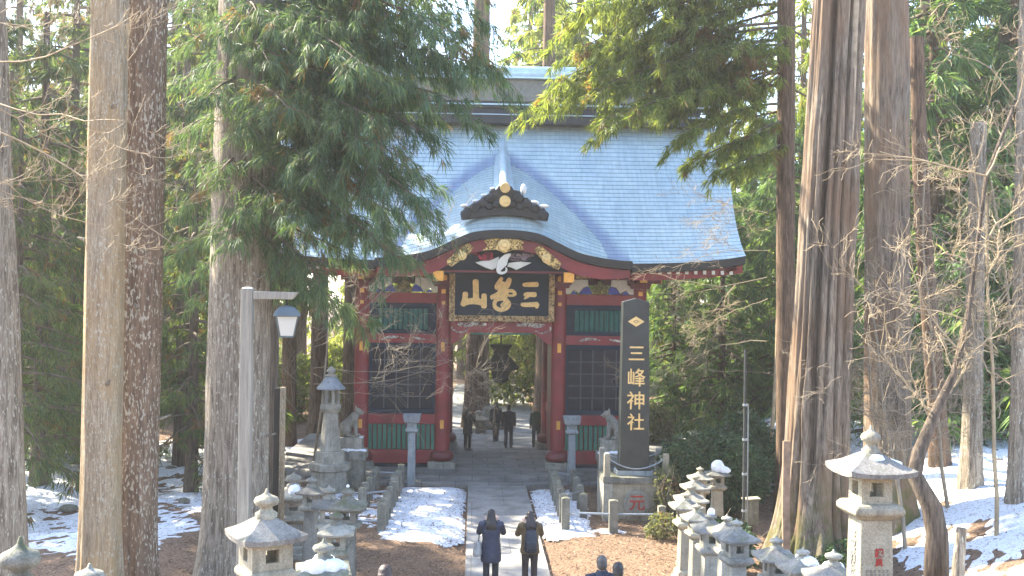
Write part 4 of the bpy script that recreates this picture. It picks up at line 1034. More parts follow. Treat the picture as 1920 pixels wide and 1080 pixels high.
# lamp post on the left
p = at(457, 1000, 17.0); zg = float(gz(p[0], p[1])); dl = 17.0
def zz(Yp): return 6.07-(Yp-557)*dl/2000-zg
t = thing('street_lamp', 'weathered square wooden lamp post with a white glass lantern hanging from its arm', 'lamp post', (p[0], p[1], zg))
wd = N('weathered_timber'); f = wd.noise(wd.coord('obj', (1, 1, .06)), 30, 5, .7); wd.color(wd.mix(wd.ramp(f, [(.3, 0), (.7, 1)]), (.17, .155, .125), (.34, .315, .26))); wd.set(Roughness=.9); wd.bump(f, .5, .01)
m = MB(); m.box((0, 0, zz(541)/2-.1), (.185, .17, zz(541)+.2)); po = m.build('post', wd.m, t, bevel=.012)
m = MB(); m.ell((0, 0, zz(541)), (.09, .08, .02)); m.build('snow_patch', MAT['snowlump'], po, smooth=True)
m = MB(); x1 = (559-463)*dl/2000; m.prism([(.094, zz(561)), (.094, zz(546)), (x1, zz(547)), (x1-.10, zz(561))], -.06, .06); m.build('arm', wd.m, t, bevel=.01)
lx = (537-463)*dl/2000
m = MB(); m.tube([(lx, 0, zz(561)+.02), (lx, 0, zz(573))], .014, 6); m.build('hook', MAT['iron'], t)
ph = simple('painted_lamp_hood', (.10, .13, .14), .5, .2)
m = MB(); m.lathe([(.205, zz(593)), (.21, zz(591)), (.185, zz(584)), (.12, zz(576)), (.06, zz(573)), (.02, zz(572))], (lx, 0, 0), sq=True, rot=R(12)); m.build('lamp_hood', ph, t, bevel=.012)
gw = N('milk_glass'); gw.color((.86, .84, .76)); gw.set(Roughness=.25); gw.b.inputs['Transmission Weight'].default_value = 0
tr_ = gw.new('BsdfTranslucent'); tr_.inputs[0].default_value = (.9, .9, .86, 1); mx_ = gw.new('MixShader'); mx_.inputs[0].default_value = .55
gw.link(gw.b.outputs[0], mx_.inputs[1]); gw.link(tr_.outputs[0], mx_.inputs[2]); gw.link(mx_.outputs[0], gw.out.inputs[0])
m = MB(); m.lathe([(.10, zz(630)), (.165, zz(594)), (.165, zz(592))], (lx, 0, 0), sq=True, rot=R(12)); sh = m.build('glass_shade', gw.m, t)
m = MB()
for e in range(4):
    a = e*math.pi/2+math.pi/4+R(12); k2 = math.sqrt(2)
    m.tube([(lx+.103*k2*math.cos(a), .103*k2*math.sin(a), zz(631)), (lx+.168*k2*math.cos(a), .168*k2*math.sin(a), zz(592))], .012, 5)
m.lathe([(.108, zz(632)), (.108, zz(629))], (lx, 0, 0), sq=True, rot=R(12))
m.build('lamp_frame', ph, t)
# plain post with one pale side, pole on the right
p = at(522, 905, 24.0); zg = float(gz(p[0], p[1]))
t = thing('wooden_post', 'plain dark square post with one pale timber side, behind the lamp post', 'post', (p[0], p[1], zg))
h = 6.07-(727-557)*24/2000-zg
m = MB(); m.box((-.05, 0, h/2), (.13, .16, h)); m.build('post', MAT['darkwood'], t, bevel=.01)
m = MB(); m.box((.075, -.02, h/2+.02), (.10, .2, h)); m.build('batten', MAT['bark_warm'], t, bevel=.01)
MAT['pole'] = simple('weathered_dark_steel', (.07, .075, .07), .6, .3)
p = at(1394, 1000, 26.0); zg = float(gz(p[0], p[1])); h = 6.07-(655-569)*26/2000-zg
t = thing('metal_pole', 'thin dark metal pole with clamps right of the monument', 'pole', (p[0], p[1], zg))
m = MB(); m.tube([(0, 0, -.2), (0, 0, h)], [.040, .030], 10); po = m.build('pole', MAT['pole'], t, smooth='auto')
m = MB(); m.tube([(.08, -.02, 0), (.08, -.02, h*.72)], .018, 6); m.build('cable_pipe', MAT['pipe'], t)
m = MB()
for u in (.2, .38, .55, .72): m.lathe([(.075, 0), (.075, .05)], (.02, 0, h*u), 10)
m.each('clamp', MAT['pipe'], po)
p = at(1408, 930, 27.0); zg = float(gz(p[0], p[1]))
t = thing('electric_box', 'small dark box on a stake with a pale sloped lid beside the metal pole', 'utility box', (p[0], p[1], zg))
m = MB(); m.box((0, 0, .72), (.34, .26, .62)); m.build('cabinet', MAT['stone_dark'], t, bevel=.01)
m = MB(); m.box((0, -.02, 1.06), (.42, .34, .04), ry=R(-4)); m.build('lid', MAT['stone_warm'], t, bevel=.008)
m = MB(); m.box((0, 0, .2), (.08, .08, .5)); m.build('stake', MAT['darkwood'], t)
# low stone blocks along the far side of the path beyond the gate
# ------------------------------------------------------------------ trees
def nrm(v): return v/(np.linalg.norm(v, axis=-1, keepdims=True)+1e-9)
def blades(Pn, Dn, m, L, W, spread, droop, rg):
    """Pn, Dn: anchors and directions (n,3); m leaf blades each -> verts, quads"""
    n = len(Pn); P = np.repeat(Pn, m, 0); D = np.repeat(Dn, m, 0); k = n*m
    P = P+rg.normal(0, .03, (k, 3))
    D = nrm(D+rg.normal(0, spread, (k, 3)))
    l = (L*rg.uniform(.55, 1.25, k))[:, None]
    sd = nrm(np.cross(D, rg.normal(0, 1, (k, 3)))) * (W*rg.uniform(.7, 1.3, k))[:, None]
    dz = np.array([0, 0, -1.0])*droop*l
    mid = P+D*l*.45+dz*.25; tip = P+D*l+dz
    V = np.stack([P, mid+sd, tip, mid-sd], 1).reshape(-1, 3)
    Fq = np.arange(k*4).reshape(-1, 4)
    return V, Fq
class Crown:
    def __init__(s, seed): s.rg = np.random.default_rng(seed); s.A, s.D, s.tw = [], [], MB()
    def limb(s, a, b, dens=1.0, sec=.28, rad=.05, sag=.10, bare=.2, hang=.45, step=.14, up=.10, n_sec=None):
        a = np.array(a, float); b = np.array(b, float); L = np.linalg.norm(b-a); rg = s.rg
        c = (a+b)/2+np.array([0, 0, up*L])
        pt = lambda u: (1-u)**2*a+2*u*(1-u)*c+u*u*b
        s.tw.tube([pt(u) for u in np.linspace(0, 1, 7)], [rad*(1-u*.85) for u in np.linspace(0, 1, 7)], 5, cap=False)
        ns = n_sec or max(4, int(L*3.6*dens))
        for q in range(ns):
            u = bare+(1-bare)*(q+rg.uniform(0, 1))/ns
            p = pt(min(u, 1)); t = nrm(pt(min(u+.05, 1.0))-pt(u-.05)); side = nrm(np.cross(t, [0, 0, 1.0]))*(1 if q % 2 else -1)
            d = nrm(t*.75+side*rg.uniform(.4, 1.1)+np.array([0, 0, rg.uniform(-.55, .25)]))
            l = L*sec*rg.uniform(.6, 1.2)*(1.15-.55*u)+.15
            e = p+d*l+np.array([0, 0, -hang*.35*l])
            s.tw.tube([p, (p+e)/2+np.array([0, 0, .05*l]), e], [rad*.28, rad*.2, rad*.08], 3, cap=False)
            k = max(2, int(l/step))
            for j in range(k):
                v = (j+.6)/k; pp = p*(1-v)+e*v+np.array([0, 0, .05*l*4*v*(1-v)*.5])
                s.A.append(pp+rg.normal(0, .05, 3)); s.D.append(nrm(d*.8+np.array([0, 0, -hang])+rg.normal(0, .35, 3)))
        for j in range(4): s.A.append(b+rg.normal(0, .06, 3)); s.D.append(nrm(nrm(b-c)+np.array([0, 0, -hang])))
    def build(s, name, leafmat, parent, m=10, L=.30, W=.013, spread=.38, droop=.25):
        V, Fq = blades(np.array(s.A), np.array(s.D), m, L, W, spread, droop, s.rg)
        tv = np.array(s.tw.v).reshape(-1, 3); tf = np.array([f for f in s.tw.f]) if s.tw.f else np.zeros((0, 4), int)
        n0 = len(V); VV = np.concatenate([V, tv]); FF = np.concatenate([Fq, tf+n0])
        mi = np.concatenate([np.zeros(len(Fq), int), np.ones(len(tf), int)])
        return rawmesh(name, VV, FF, [leafmat, MAT['limb']], parent, mi=mi)
def trunk_mesh(H, r0_, r1_, seed, lean=(0, 0), nseg=28, step=.35, flute=.06, flare=.35, rough=.04, freq=3.0, bend=.0):
    zs = np.arange(-.5, H+step, step); th = np.linspace(0, 2*math.pi, nseg, endpoint=False)
    Zg, Tg = np.meshgrid(zs, th, indexing='ij')
    base = r0_+(r1_-r0_)*np.clip(Zg/H, 0, 1)+flare*r0_*np.exp(-np.clip(Zg, 0, None)/.8)
    cx, cy = np.cos(Tg), np.sin(Tg)
    fl = fbm(cx*freq+seed*3.1, cy*freq+seed, Zg*.12, 3, seed)-.5
    fl2 = fbm(cx*freq*2.6+seed, cy*freq*2.6, Zg*.35, 2, seed+5)-.5
    but = (np.cos(Tg*5+seed+2*fl)*.5)*np.exp(-np.clip(Zg, 0, None)/1.1)
    rr = base*(1+flute*4*fl+rough*3*fl2+.22*but)
    t = Zg/H
    ox = lean[0]*t+bend*r0_*np.sin(Zg*.5+seed); oy = lean[1]*t+bend*r0_*np.cos(Zg*.43+seed)
    V = np.stack([ox+rr*cx, oy+rr*cy, Zg], -1)
    i = np.arange(Zg.size).reshape(Zg.shape); j = np.roll(i, -1, 1)
    Fq = np.stack([i[:-1], j[:-1], j[1:], i[1:]], -1).reshape(-1, 4)
    return V.reshape(-1, 3), Fq
def tree_root(name, label, xy, cat='tree', group=None, rz=0, dz=-.05):
    z = float(gz(xy[0], xy[1]))+dz
    return thing(name, label, cat, (xy[0], xy[1], z), rz, group), z
def big_tree(label, Xb, d, r0_, r1_, mat, Xt=None, Yt=0, H=26, seed=1, name='cedar_tree', **k):
    """trunk whose axis passes pixel (Xb, 1000) and (Xt, Yt) at depth d"""
    pb = at(Xb, 1000, d); ptp = at(Xt if Xt is not None else Xb, Yt, d)
    sl = (ptp[:2]-pb[:2])/(ptp[2]-pb[2])
    zg = float(gz(pb[0], pb[1])); b = pb[:2]+sl*(zg-pb[2])
    t, z = tree_root(name, label, b)
    V, Fq = trunk_mesh(H, r0_, r1_, seed, lean=(sl[0]*H, sl[1]*H), **k)
    rawmesh('trunk', V, Fq, MAT[mat], t, smooth=True)
    return t, np.array([b[0], b[1], z]), sl
def limbs_to(cr, root, sl, tips, zoff=(1.0, 2.5), **k):
    """limbs from the trunk axis to tips (world points), in tree-local space"""
    for q, tp in enumerate(tips):
        tp = np.array(tp); L = np.linalg.norm(tp[:2]-root[:2])
        zs = tp[2]+cr.rg.uniform(*zoff)*min(1, L/4)
        a = np.array([root[0]+sl[0]*(zs-root[2]), root[1]+sl[1]*(zs-root[2]), zs])
        cr.limb(a-root, tp-root, **k)
# --- left foreground trunks
big_tree('grey-barked cedar trunk cut off by the left edge of the photo', -8, 19.0, .50, .42, 'bark_grey', -45, 0, seed=2, nseg=40)
t2, b2, s2_ = big_tree('tan sunlit straight trunk, left one of the close pair on the left', 187, 20.0, .36, .28, 'bark_warm', 205, 0, seed=3, nseg=56, flute=.05, rough=.05)
t3, b3, s3_ = big_tree('dark brown trunk speckled with pale lichen, right one of the close pair', 250, 21.0, .42, .40, 'bark_lichen', 274, 0, seed=4, nseg=64, flute=.06, rough=.06)
# --- big cedar left with the wide hanging foliage
t4, b4, s4 = big_tree('thick grey-brown cedar behind the lamp post whose green sprays hang over the roof', 440, 22.5, .68, .50, 'bark_grey', 462, 0, seed=5, nseg=48, flute=.07)
cr = Crown(11)
tipsA = [(930, 130, 20.5), (905, 40, 22.5), (865, 190, 20), (800, 250, 20.5), (770, 320, 21), (788, 375, 19.5), (715, 430, 21), (735, 478, 20), (640, 420, 22.5), (600, 310, 20),
         (560, 490, 22), (680, 120, 19), (620, 40, 20), (760, 60, 21.5), (545, 210, 19.5), (510, 370, 21), (640, 570, 22), (690, 600, 23), (900, -70, 21), (960, -110, 23), (820, -60, 20), (700, -60, 19.5),
         (700, 220, 19.5), (650, 300, 21), (720, 160, 21), (830, 110, 21), (780, 170, 22), (600, 140, 21.5), (560, 60, 21), (580, 400, 20.5), (660, 480, 22), (690, 350, 20.2), (620, 220, 20.5), (740, 400, 22),
         (505, 120, 20), (480, 20, 20.5), (520, 300, 22.5), (850, 60, 19.6), (670, 40, 21.5), (740, 280, 19.5), (540, 555, 23), (600, 520, 21),
         (330, 250, 23), (350, 400, 24), (320, 100, 22.5), (370, 560, 23.2), (340, 20, 23), (405, 330, 21), (390, 180, 20.5), (430, 450, 20.8), (420, 60, 20.5), (360, 310, 22), (470, 250, 20.6), (460, 400, 21),(330,480,24)]
limbs_to(cr, b4, s4, [at(*q) for q in tipsA], dens=1.25, sec=.26, rad=.045, hang=.6, step=.12, zoff=(.7, 2.2))
cr.build('crown', MAT['leaf_a'], t4, m=16, L=.27, W=.0088, spread=.40, droop=.35)
t5, b5, s5 = big_tree('second cedar just right of the thick one, its trunk half hidden by sprays', 488, 26.5, .42, .34, 'bark_dark', 500, 0, seed=6, nseg=32)
cr = Crown(12)
limbs_to(cr, b5, s5, [at(*q) for q in [(640, 60, 26), (700, 20, 27), (760, 130, 25.5), (720, 230, 26), (600, 360, 25.5), (560, 250, 25.5), (400, 120, 26), (380, 220, 27), (650, 160, 26), (820, 20, 26), (880, 100, 25), (540, 420, 26), (420, 380, 25.5), (630, 440, 25), (580, 120, 25), (500, 200, 25), (440, 300, 25), (690, 330, 25.5), (780, -40, 26), (330, 160, 27), (350, 520, 27), (430, 540, 26.5)]],
         dens=1.0, sec=.28, rad=.045, hang=.55, step=.15)
cr.build('crown', MAT['leaf_a'], t5, m=12, L=.30, W=.012, droop=.3)
# --- right: thin cedar with the backlit branches over the roof
t6, b6, s6 = big_tree('slender straight brown cedar left of the broken trunk, with sunlit branches over the roof', 1472, 31.0, .27, .24, 'bark_brown', 1474, 0, seed=7, nseg=24, flute=.03)
cr = Crown(13)
tipsB = [(1090, 90, 30), (1440, 290, 30.5), (1045, 150, 30), (1015, 185, 30.5), (1060, 40, 31), (1360, 300, 32), (1430, 120, 29.6), (1270, 200, 30.4), (1110, 170, 29.5), (1128, 225, 28.6), (1200, 120, 31), (1180, 20, 30), (1275, 255, 29), (1290, 310, 30), (1250, 205, 32), (1345, 325, 30), (1380, 200, 33), (1320, 60, 32), (1400, 100, 29.5),
         (1385, 330, 31), (1420, 0, 31), (1110, -50, 31), (1230, -30, 30), (1300, 150, 30.5), (1340, 250, 31.5), (1150, 90, 30.5), (1240, 60, 31), (1350, -30, 30), (1090, 20, 29), (1400, 260, 30), (1200, 200, 30.6), (1290, 10, 31), (1360, 130, 31), (1420, 180, 30.3), (1330, 200, 30), (1260, 130, 29.6), (1160, 150, 31.5), (1410, 50, 32)]
limbs_to(cr, b6, s6, [at(*q) for q in tipsB], dens=.95, sec=.25, rad=.05, hang=.5, step=.11)
limbs_to(cr, b6, s6, [at(*q) for q in [(1560, 120, 32), (1580, 40, 31.5), (1600, 250, 33), (1570, -20, 33)]], dens=.8, rad=.04)
cr.build('crown', MAT['leaf_b'], t6, m=18, L=.30, W=.0145, spread=.45, droop=.3)
# --- broken hollow cedar and its neighbour
def broken_cedar():
    pb = at(1520, 1045, 25.0); ptp = at(1572, 0, 25.0); sl = (ptp[:2]-pb[:2])/(ptp[2]-pb[2]); zg = float(gz(pb[0], pb[1])); b = pb[:2]+sl*(zg-pb[2])
    t, z = tree_root('broken_cedar', 'huge weathered cedar with a split hollow trunk and grey stripped wood', b)
    H = 16; V, Fq = trunk_mesh(H, .76, .52, 8, lean=(sl[0]*H, sl[1]*H), nseg=180, step=.2, flute=.085, flare=.75, rough=.08, freq=3.4)
    # long vertical clefts
    th = np.arctan2(V[:, 1]-sl[1]*V[:, 2], V[:, 0]-sl[0]*V[:, 2]); rr_ = np.hypot(V[:, 0]-sl[0]*V[:, 2], V[:, 1]-sl[1]*V[:, 2])
    def cleft(a0, wd_, dep, z0, z1, wob):
        a = a0+wob*np.sin(V[:, 2]*.7)+.05*(fbm(V[:, 2]*1.1, 0, 0, 2, 3)-.5); dd = np.angle(np.exp(1j*(th-a)))
        return dep*np.exp(-(dd/wd_)**2)*sstep(z0-.6, z0+.5, V[:, 2])*sstep(z1+.8, z1-.8, V[:, 2])
    c = cleft(R(-120), .13, .34, 2.0, 15, .05)+cleft(R(-75), .05, .16, .5, 16, .03)+cleft(R(-52), .06, .14, 0, 16, .03)+cleft(R(-140), .06, .16, 1, 9, .02)+cleft(R(-97), .04, .10, 3, 12, .03)+cleft(R(-30), .05, .12, 0, 14, .03)
    lump = -.16*np.exp(-((V[:, 2]-3.6)/.8)**2)*np.exp(-(np.angle(np.exp(1j*(th-R(-128))))/.22)**2)
    k = 1-(c+lump)/np.maximum(rr_, .2)
    V[:, 0] = sl[0]*V[:, 2]+(V[:, 0]-sl[0]*V[:, 2])*k; V[:, 1] = sl[1]*V[:, 2]+(V[:, 1]-sl[1]*V[:, 2])*k
    rawmesh('trunk', V, Fq, MAT['bark_pale'], t, smooth=True)
    # splinter of stripped wood and a plank-like slab at the foot
    m = MB()
    for (a, r_, z0, z1, wd_) in ((R(-62), .545, 9.2, 16, .07), (R(-84), .53, 11.6, 16, .045)):
        pts = [(sl[0]*zq+(r_-.05*math.sin(zq))*math.cos(a+.02*math.sin(zq*2)), sl[1]*zq+r_*math.sin(a), zq) for zq in np.linspace(z0, z1, 12)]
        m.tube(pts, [.02]+[wd_]*11, 6)
    m.each('stripped_wood', simple('stripped_wood', (.38, .30, .20), .85, var=.5, scale=3), t, smooth=True)
    return t
broken_cedar()
p = at(1474, 930, 24.2); zg = float(gz(p[0], p[1]))
m = MB(); rough_block(m, (0, 0, 1.45), (.16, .10, 3.3), 21, .02, 5)
o = m.build('leaning_plank', simple('old_plank', (.30, .20, .13), .9, var=.45, scale=5), None, smooth='auto', loc=(p[0], p[1], zg-.1)); tag(o, 'reddish weathered plank standing against the foot of the broken cedar', 'plank')
t7, b7, s7 = big_tree('massive grey cedar directly right of the broken trunk, moss round its foot', 1664, 26.5, .54, .50, 'bark_big', 1662, 0, seed=9, nseg=64, flute=.06, flare=.5)
t8, b8, s8 = big_tree('straight grey trunk rising from the snowy slope on the right', 1818, 27.0, .24, .19, 'bark_grey', 1832, 380, H=9, seed=10, nseg=24)
t9, b9, s9 = big_tree('grey trunk at the right edge of the photo on the snowy slope', 1908, 25.0, .22, .19, 'bark_grey', 1918, 500, H=14, seed=11, nseg=24)
t10, b10, s10 = big_tree('wide pale cedar trunk farther back, seen through bare twigs on the right', 1745, 39.0, .50, .44, 'bark_big', 1750, 130, seed=12, nseg=32)
t11, b11, s11 = big_tree('dark leaning trunk in the shade near the right edge', 1885, 38.0, .34, .28, 'bark_dark', 1890, 300, seed=13, nseg=24)
t12, b12, s12 = big_tree('thin brown trunk behind the broken cedar at the right', 1765, 30.0, .26, .2, 'bark_brown', 1742, 560, H=12, seed=14, nseg=20, bend=.25)
# --- generic forest prototypes
def cedar_proto(seed, H, z0, reach, nl, leafmat, r, barkm, m=8, L=.45, W=.028, dens=.55, droopy=.5, z1=None):
    root = bpy.data.objects.new('cedar_tree', None); C.objects.link(root)
    V, Fq = trunk_mesh(H, r, r*.35, seed, nseg=14, step=.8, flute=.04, flare=.3); rawmesh('trunk', V, Fq, MAT[barkm], root, smooth=True)
    cr = Crown(seed)
    for q in range(nl):
        u = (q+cr.rg.uniform(0, 1))/nl; z = z0+(H-z0)*u; a = q*2.4+cr.rg.uniform(-.5, .5)
        l = reach*(1.05-.75*u)*cr.rg.uniform(.65, 1.2)
        cr.limb((0, 0, z), (l*math.cos(a), l*math.sin(a), z-l*cr.rg.uniform(.1, .45)), dens=dens, sec=.32, rad=.06, hang=droopy, step=.3)
    cr.build('crown', MAT[leafmat], root, m=m, L=L, W=W, spread=.45, droop=.3)
    return root
used_proto = set()
def plant(proto, label, x, y, s=1.0, rz=0, cat='tree', group=None, sz=None, dz=0):
    if proto.name in used_proto or 'label' in proto:
        r_ = proto.copy(); C.objects.link(r_); parts_ = [c for c in proto.children]
        for c_ in parts_:
            n_ = c_.copy(); C.objects.link(n_); n_.parent = r_
        if 'group' in r_: del r_['group']
    else: r_ = proto
    r_.location = (x, y, float(gz(x, y))+dz-.05); r_.rotation_euler = (0, 0, rz); r_.scale = (s, s, sz or s)
    return tag(r_, label, cat, group)
tall1 = cedar_proto(31, 25, 8, 3.8, 80, 'leaf_d', .42, 'bark_brown', m=9, L=.5, W=.038, dens=.75)
tall2 = cedar_proto(32, 27, 10, 3.6, 70, 'leaf_d', .48, 'bark_dark', m=9, L=.5, W=.038, dens=.75)
tall4 = cedar_proto(37, 29, 20, 2.6, 26, 'leaf_d', .44, 'bark_brown', m=9, L=.5, W=.038, dens=.75)
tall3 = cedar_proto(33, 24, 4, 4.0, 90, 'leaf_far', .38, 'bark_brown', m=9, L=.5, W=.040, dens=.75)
mid1 = cedar_proto(34, 14, 1.6, 3.3, 58, 'leaf_d', .24, 'bark_dark', m=11, L=.40, W=.022, dens=.9)
mid2 = cedar_proto(35, 11, .4, 2.8, 90, 'leaf_c', .18, 'bark_brown', m=12, L=.40, W=.024, dens=1.0, droopy=.2)
young = cedar_proto(36, 7.5, .3, 2.5, 70, 'leaf_c', .13, 'bark_brown', m=12, L=.34, W=.020, dens=1.1, droopy=.15)
def px(X, d): p = at(X, 800, d); return p[0], p[1]
def forest(proto, label, X, d, s=1, rz=0, group=None, cat='tree', sz=None):
    x, y = px(X, d); return plant(proto, label, x, y, s, rz, cat, group, sz)
# low-branched trees filling the left and right middle distance
forest(mid1, 'dark bushy cedar behind the leftmost trunk, brown clumps among its green', 75, 33, 1.0, .4)
forest(mid1, 'tall dark cedar filling the gap left of the tan trunk', 130, 40, 1.25, 1.9)
forest(mid1, 'dim cedar showing between the lichened trunk and the thick cedar', 340, 39, 1.2, 3.3)
forest(mid2, 'paler sunlit cypress at the far left edge behind the trunks', 10, 44, 1.3, .8)
forest(young, 'low bushy young cypress on the snow left of the tan trunk', 90, 37.5, .8, 2.0)
forest(mid2, 'bright green young cypress right of the gate', 1352, 45.5, .95, .3)
forest(young, 'small blue-green cypress at the right corner of the gate', 1262, 47.5, 1.0, 1.3)
forest(mid2, 'yellow-green cypress between the gate and the slender cedar', 1425, 50.0, 1.15, 2.2)
forest(mid1, 'deep green cedar right of the massive grey cedar', 1735, 47, 1.3, .2)
forest(mid2, 'sunlit cypress behind the bare twigs at the upper right', 1840, 45, 1.3, 1.1)
forest(mid1, 'dark cedar beyond the snowy slope at the right edge', 1930, 47, 1.35, 4.0)
forest(mid2, 'small pale cypress low between the grey trunks on the right slope', 1790, 50, .7, 4.0)
forest(mid1, 'dark cedar foliage close behind the lichened trunk, brown sprays hanging low', 360, 33, .8, 5.0)
forest(mid1, 'dark drooping cedar at the left edge in front of the paler cypress', 30, 29, .75, 2.8)
forest(mid2, 'sunlit cypress directly behind the slender brown cedar', 1480, 46, 1.2, 5.5)
forest(mid2, 'pale cypress behind the gap between the massive cedar and the crooked tree', 1700, 41, 1.0, 3.5)
forest(mid2, 'yellow-green cypress far back at the upper left', 210, 55, 1.9, 1.7)
forest(tall1, 'added shade cedar hidden behind the thick cedar by the lamp post', 452, 41.5, .85, 1.2)  # unseen tree, added to keep direct sun off the curved gable roof
forest(mid2, 'tall sunlit cypress between the massive cedar and the grey slope trunks', 1745, 36, 1.55, 5.1)
forest(mid2, 'tall sunlit cypress at the upper right edge behind the bare twigs', 1895, 37, 1.6, 2.6)
# tall cedars of the forest behind
BL = 'tall forest cedars far behind the left of the gate'; BC = 'tall forest cedars seen through and above the gate'; BR = 'tall forest cedars far behind the right of the gate'
LL_ = {BL: 'straight brown cedar in the dim forest far behind the left of the gate', BC: 'straight tall cedar far behind the gate passage and roof', BR: 'straight tall cedar in the bright forest far behind the right of the gate'}
forest(tall4, 'very thick cedar trunk filling the left of the gate passage', 893, 49.5, 1.3, .7)
forest(tall4, 'brown cedar trunk at the right of the gate passage', 1020, 53, 1.1, 1.7)
forest(tall4, 'dark trunk close behind the lamp glass, left of the tall octagonal lantern', 540, 44, .75, 2.7)
forest(tall4, 'reddish trunk directly behind the tall octagonal lantern', 597, 47, .95, .7)
forest(tall4, 'reddish trunk touching the left edge of the gate', 655, 46.5, .8, 2.2)
forest(tall3, 'bare upper trunk against the white sky above the ridge', 1078, 62, 1.25, 1.1)
forest(tall3, 'nearer pale cedar crown filling the gap above the ridge centre', 1015, 59, 1.05, 3.3)
forest(tall3, 'pale far cedar crown over the middle of the ridge', 985, 76, 1.15, 2.1)
forest(tall3, 'pale far cedar crown above the right half of the ridge', 1150, 73, 1.1, 4.1)
forest(tall3, 'pale far cedar crown just left of the bare trunk above the ridge', 1040, 82, 1.3, .3)
pos = random.Random(5)
for q in range(16):
    if q in (1, 5, 9, 12, 14): continue
    forest((tall1, tall2)[q % 2], LL_[BL], 20+q*42+pos.uniform(-12, 12), pos.uniform(50, 66), pos.uniform(.8, 1.1), pos.uniform(0, 6), BL)
for q in (0, 3, 6, 8):
    forest((tall3, tall1, tall2)[q % 3], LL_[BC], 720+q*52+pos.uniform(-12, 12), pos.uniform(74, 86), pos.uniform(.9, 1.1), pos.uniform(0, 6), BC)
for q in range(15):
    forest((tall3, tall3, tall1)[q % 3], LL_[BR], 1210+q*50+pos.uniform(-12, 12), pos.uniform(52, 80), pos.uniform(.8, 1.1), pos.uniform(0, 6), BR)
# cedars outside the frame on the sunny side: they stand there and give the dappled shade
SH = 'cedars standing in the grove left of the approach'
for q, (x, y, s) in enumerate(((-17, 32, .85), (-19, 38, .9), (-24, 36, .95))):
    plant((tall1, tall2)[q % 2], 'tall cedar in the grove left of the approach, outside the photo', x, y, s, q*1.3, 'tree', SH)
# far wood closing the view
def far_wood():
    rg = np.random.default_rng(77); n = 10500
    x = rg.uniform(-62, 66, n); y = rg.uniform(84, 96, n)+.004*x*x; z = rg.beta(1.1, 1.4, n)*(25+11*sstep(8, 18, np.abs(x)))
    gap = fbm(x*.16, z*.16, 0, 3, 3); k = gap > .40+.012*z
    Pn = np.stack([x, y, z+.3], -1)[k]; D = nrm(rg.normal(0, 1, Pn.shape)+np.array([0, -.4, -.2]))
    V, Fq = blades(Pn, D, 9, .95, .13, .8, .2, rg); V = V
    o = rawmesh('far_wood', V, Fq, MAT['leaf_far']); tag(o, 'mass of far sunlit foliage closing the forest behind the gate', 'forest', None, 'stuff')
far_wood()
# ------------------------------------------------------------------ bare branches and shrubs
def bare(mb, p, d, L, r, depth, rg, curl=.25, up=.12, ratio=.68, nch=3, segs=5, minr=.0035, grav=0.0):
    pts = [np.array(p, float)]; d = nrm(np.array(d, float)); dirs = [d]
    for i in range(segs):
        d = nrm(d+rg.normal(0, curl/segs*1.6, 3)+np.array([0, 0, up/segs]))
        pts.append(pts[-1]+d*L/segs); dirs.append(d)
    mb.tube(pts, [max(r*(1-.55*i/segs), minr) for i in range(segs+1)], 6 if r > .03 else (4 if r > .012 else 3), cap=False)
    if depth <= 0: return
    for c in range(nch+(1 if rg.random() < .4 else 0)):
        i = rg.integers(max(1, segs//3), segs+1); s_ = nrm(np.cross(dirs[i], rg.normal(0, 1, 3)))
        bare(mb, pts[i], nrm(dirs[i]*.8+s_*rg.uniform(.45, .95)), L*ratio*rg.uniform(.6, 1.1), max(r*(1-.55*i/segs)*.62, minr), depth-1, rg, curl, up, ratio, nch, segs, minr)
def bare_obj(name, label, cat, base, calls, mat, seed, group=None):
    rg = np.random.default_rng(seed); m = MB(); base = np.array(base, float)
    for (p, d, L, r, dep, kw) in calls: bare(m, np.array(p, float)-base, d, L, r, dep, rg, **kw)
    F4 = np.array(m.f); o = rawmesh(name, np.array(m.v), F4, mat, None, smooth=True); o.location = base; return tag(o, label, cat, group)
def dirpx(X0, Y0, d0, X1, Y1, d1): a = at(X0, Y0, d0); b = at(X1, Y1, d1); return a, b-a, float(np.linalg.norm(b-a))
def reach(X0, Y0, d0, X1, Y1, d1, r, dep, **kw):
    a, v, L = dirpx(X0, Y0, d0, X1, Y1, d1); return (a, v, L, r, dep, kw)
# upper left: leafless boughs reaching in from a tree outside the frame
bb = at(-120, 1000, 15.5); bb[2] = float(gz(bb[0], bb[1]))
rr = dict(up=.62, curl=.55, ratio=.42, nch=5, segs=9)
bare_obj('bare_tree', 'leafless pale boughs curving in from the left edge across the paired trunks', 'tree', bb,
    [(bb, (0.05, 0, 1), 9.5, .10, 0, dict(segs=8, curl=.1)), reach(-110, 120, 15.3, 130, 360, 14.5, .013, 3, **rr), reach(-115, 60, 15.2, 260, 300, 14.8, .015, 3, **rr), reach(-110, 200, 15.3, 300, 430, 14.6, .015, 3, **rr),
     reach(-105, 250, 15.4, 180, 470, 14.6, .012, 3, **rr), reach(-115, 20, 15.3, 150, 150, 15, .012, 3, **rr), reach(-110, 160, 15.4, 220, 390, 14.2, .013, 3, **rr), reach(-110, 300, 15.4, 120, 420, 15, .011, 3, **rr)], MAT['twig'], 41)
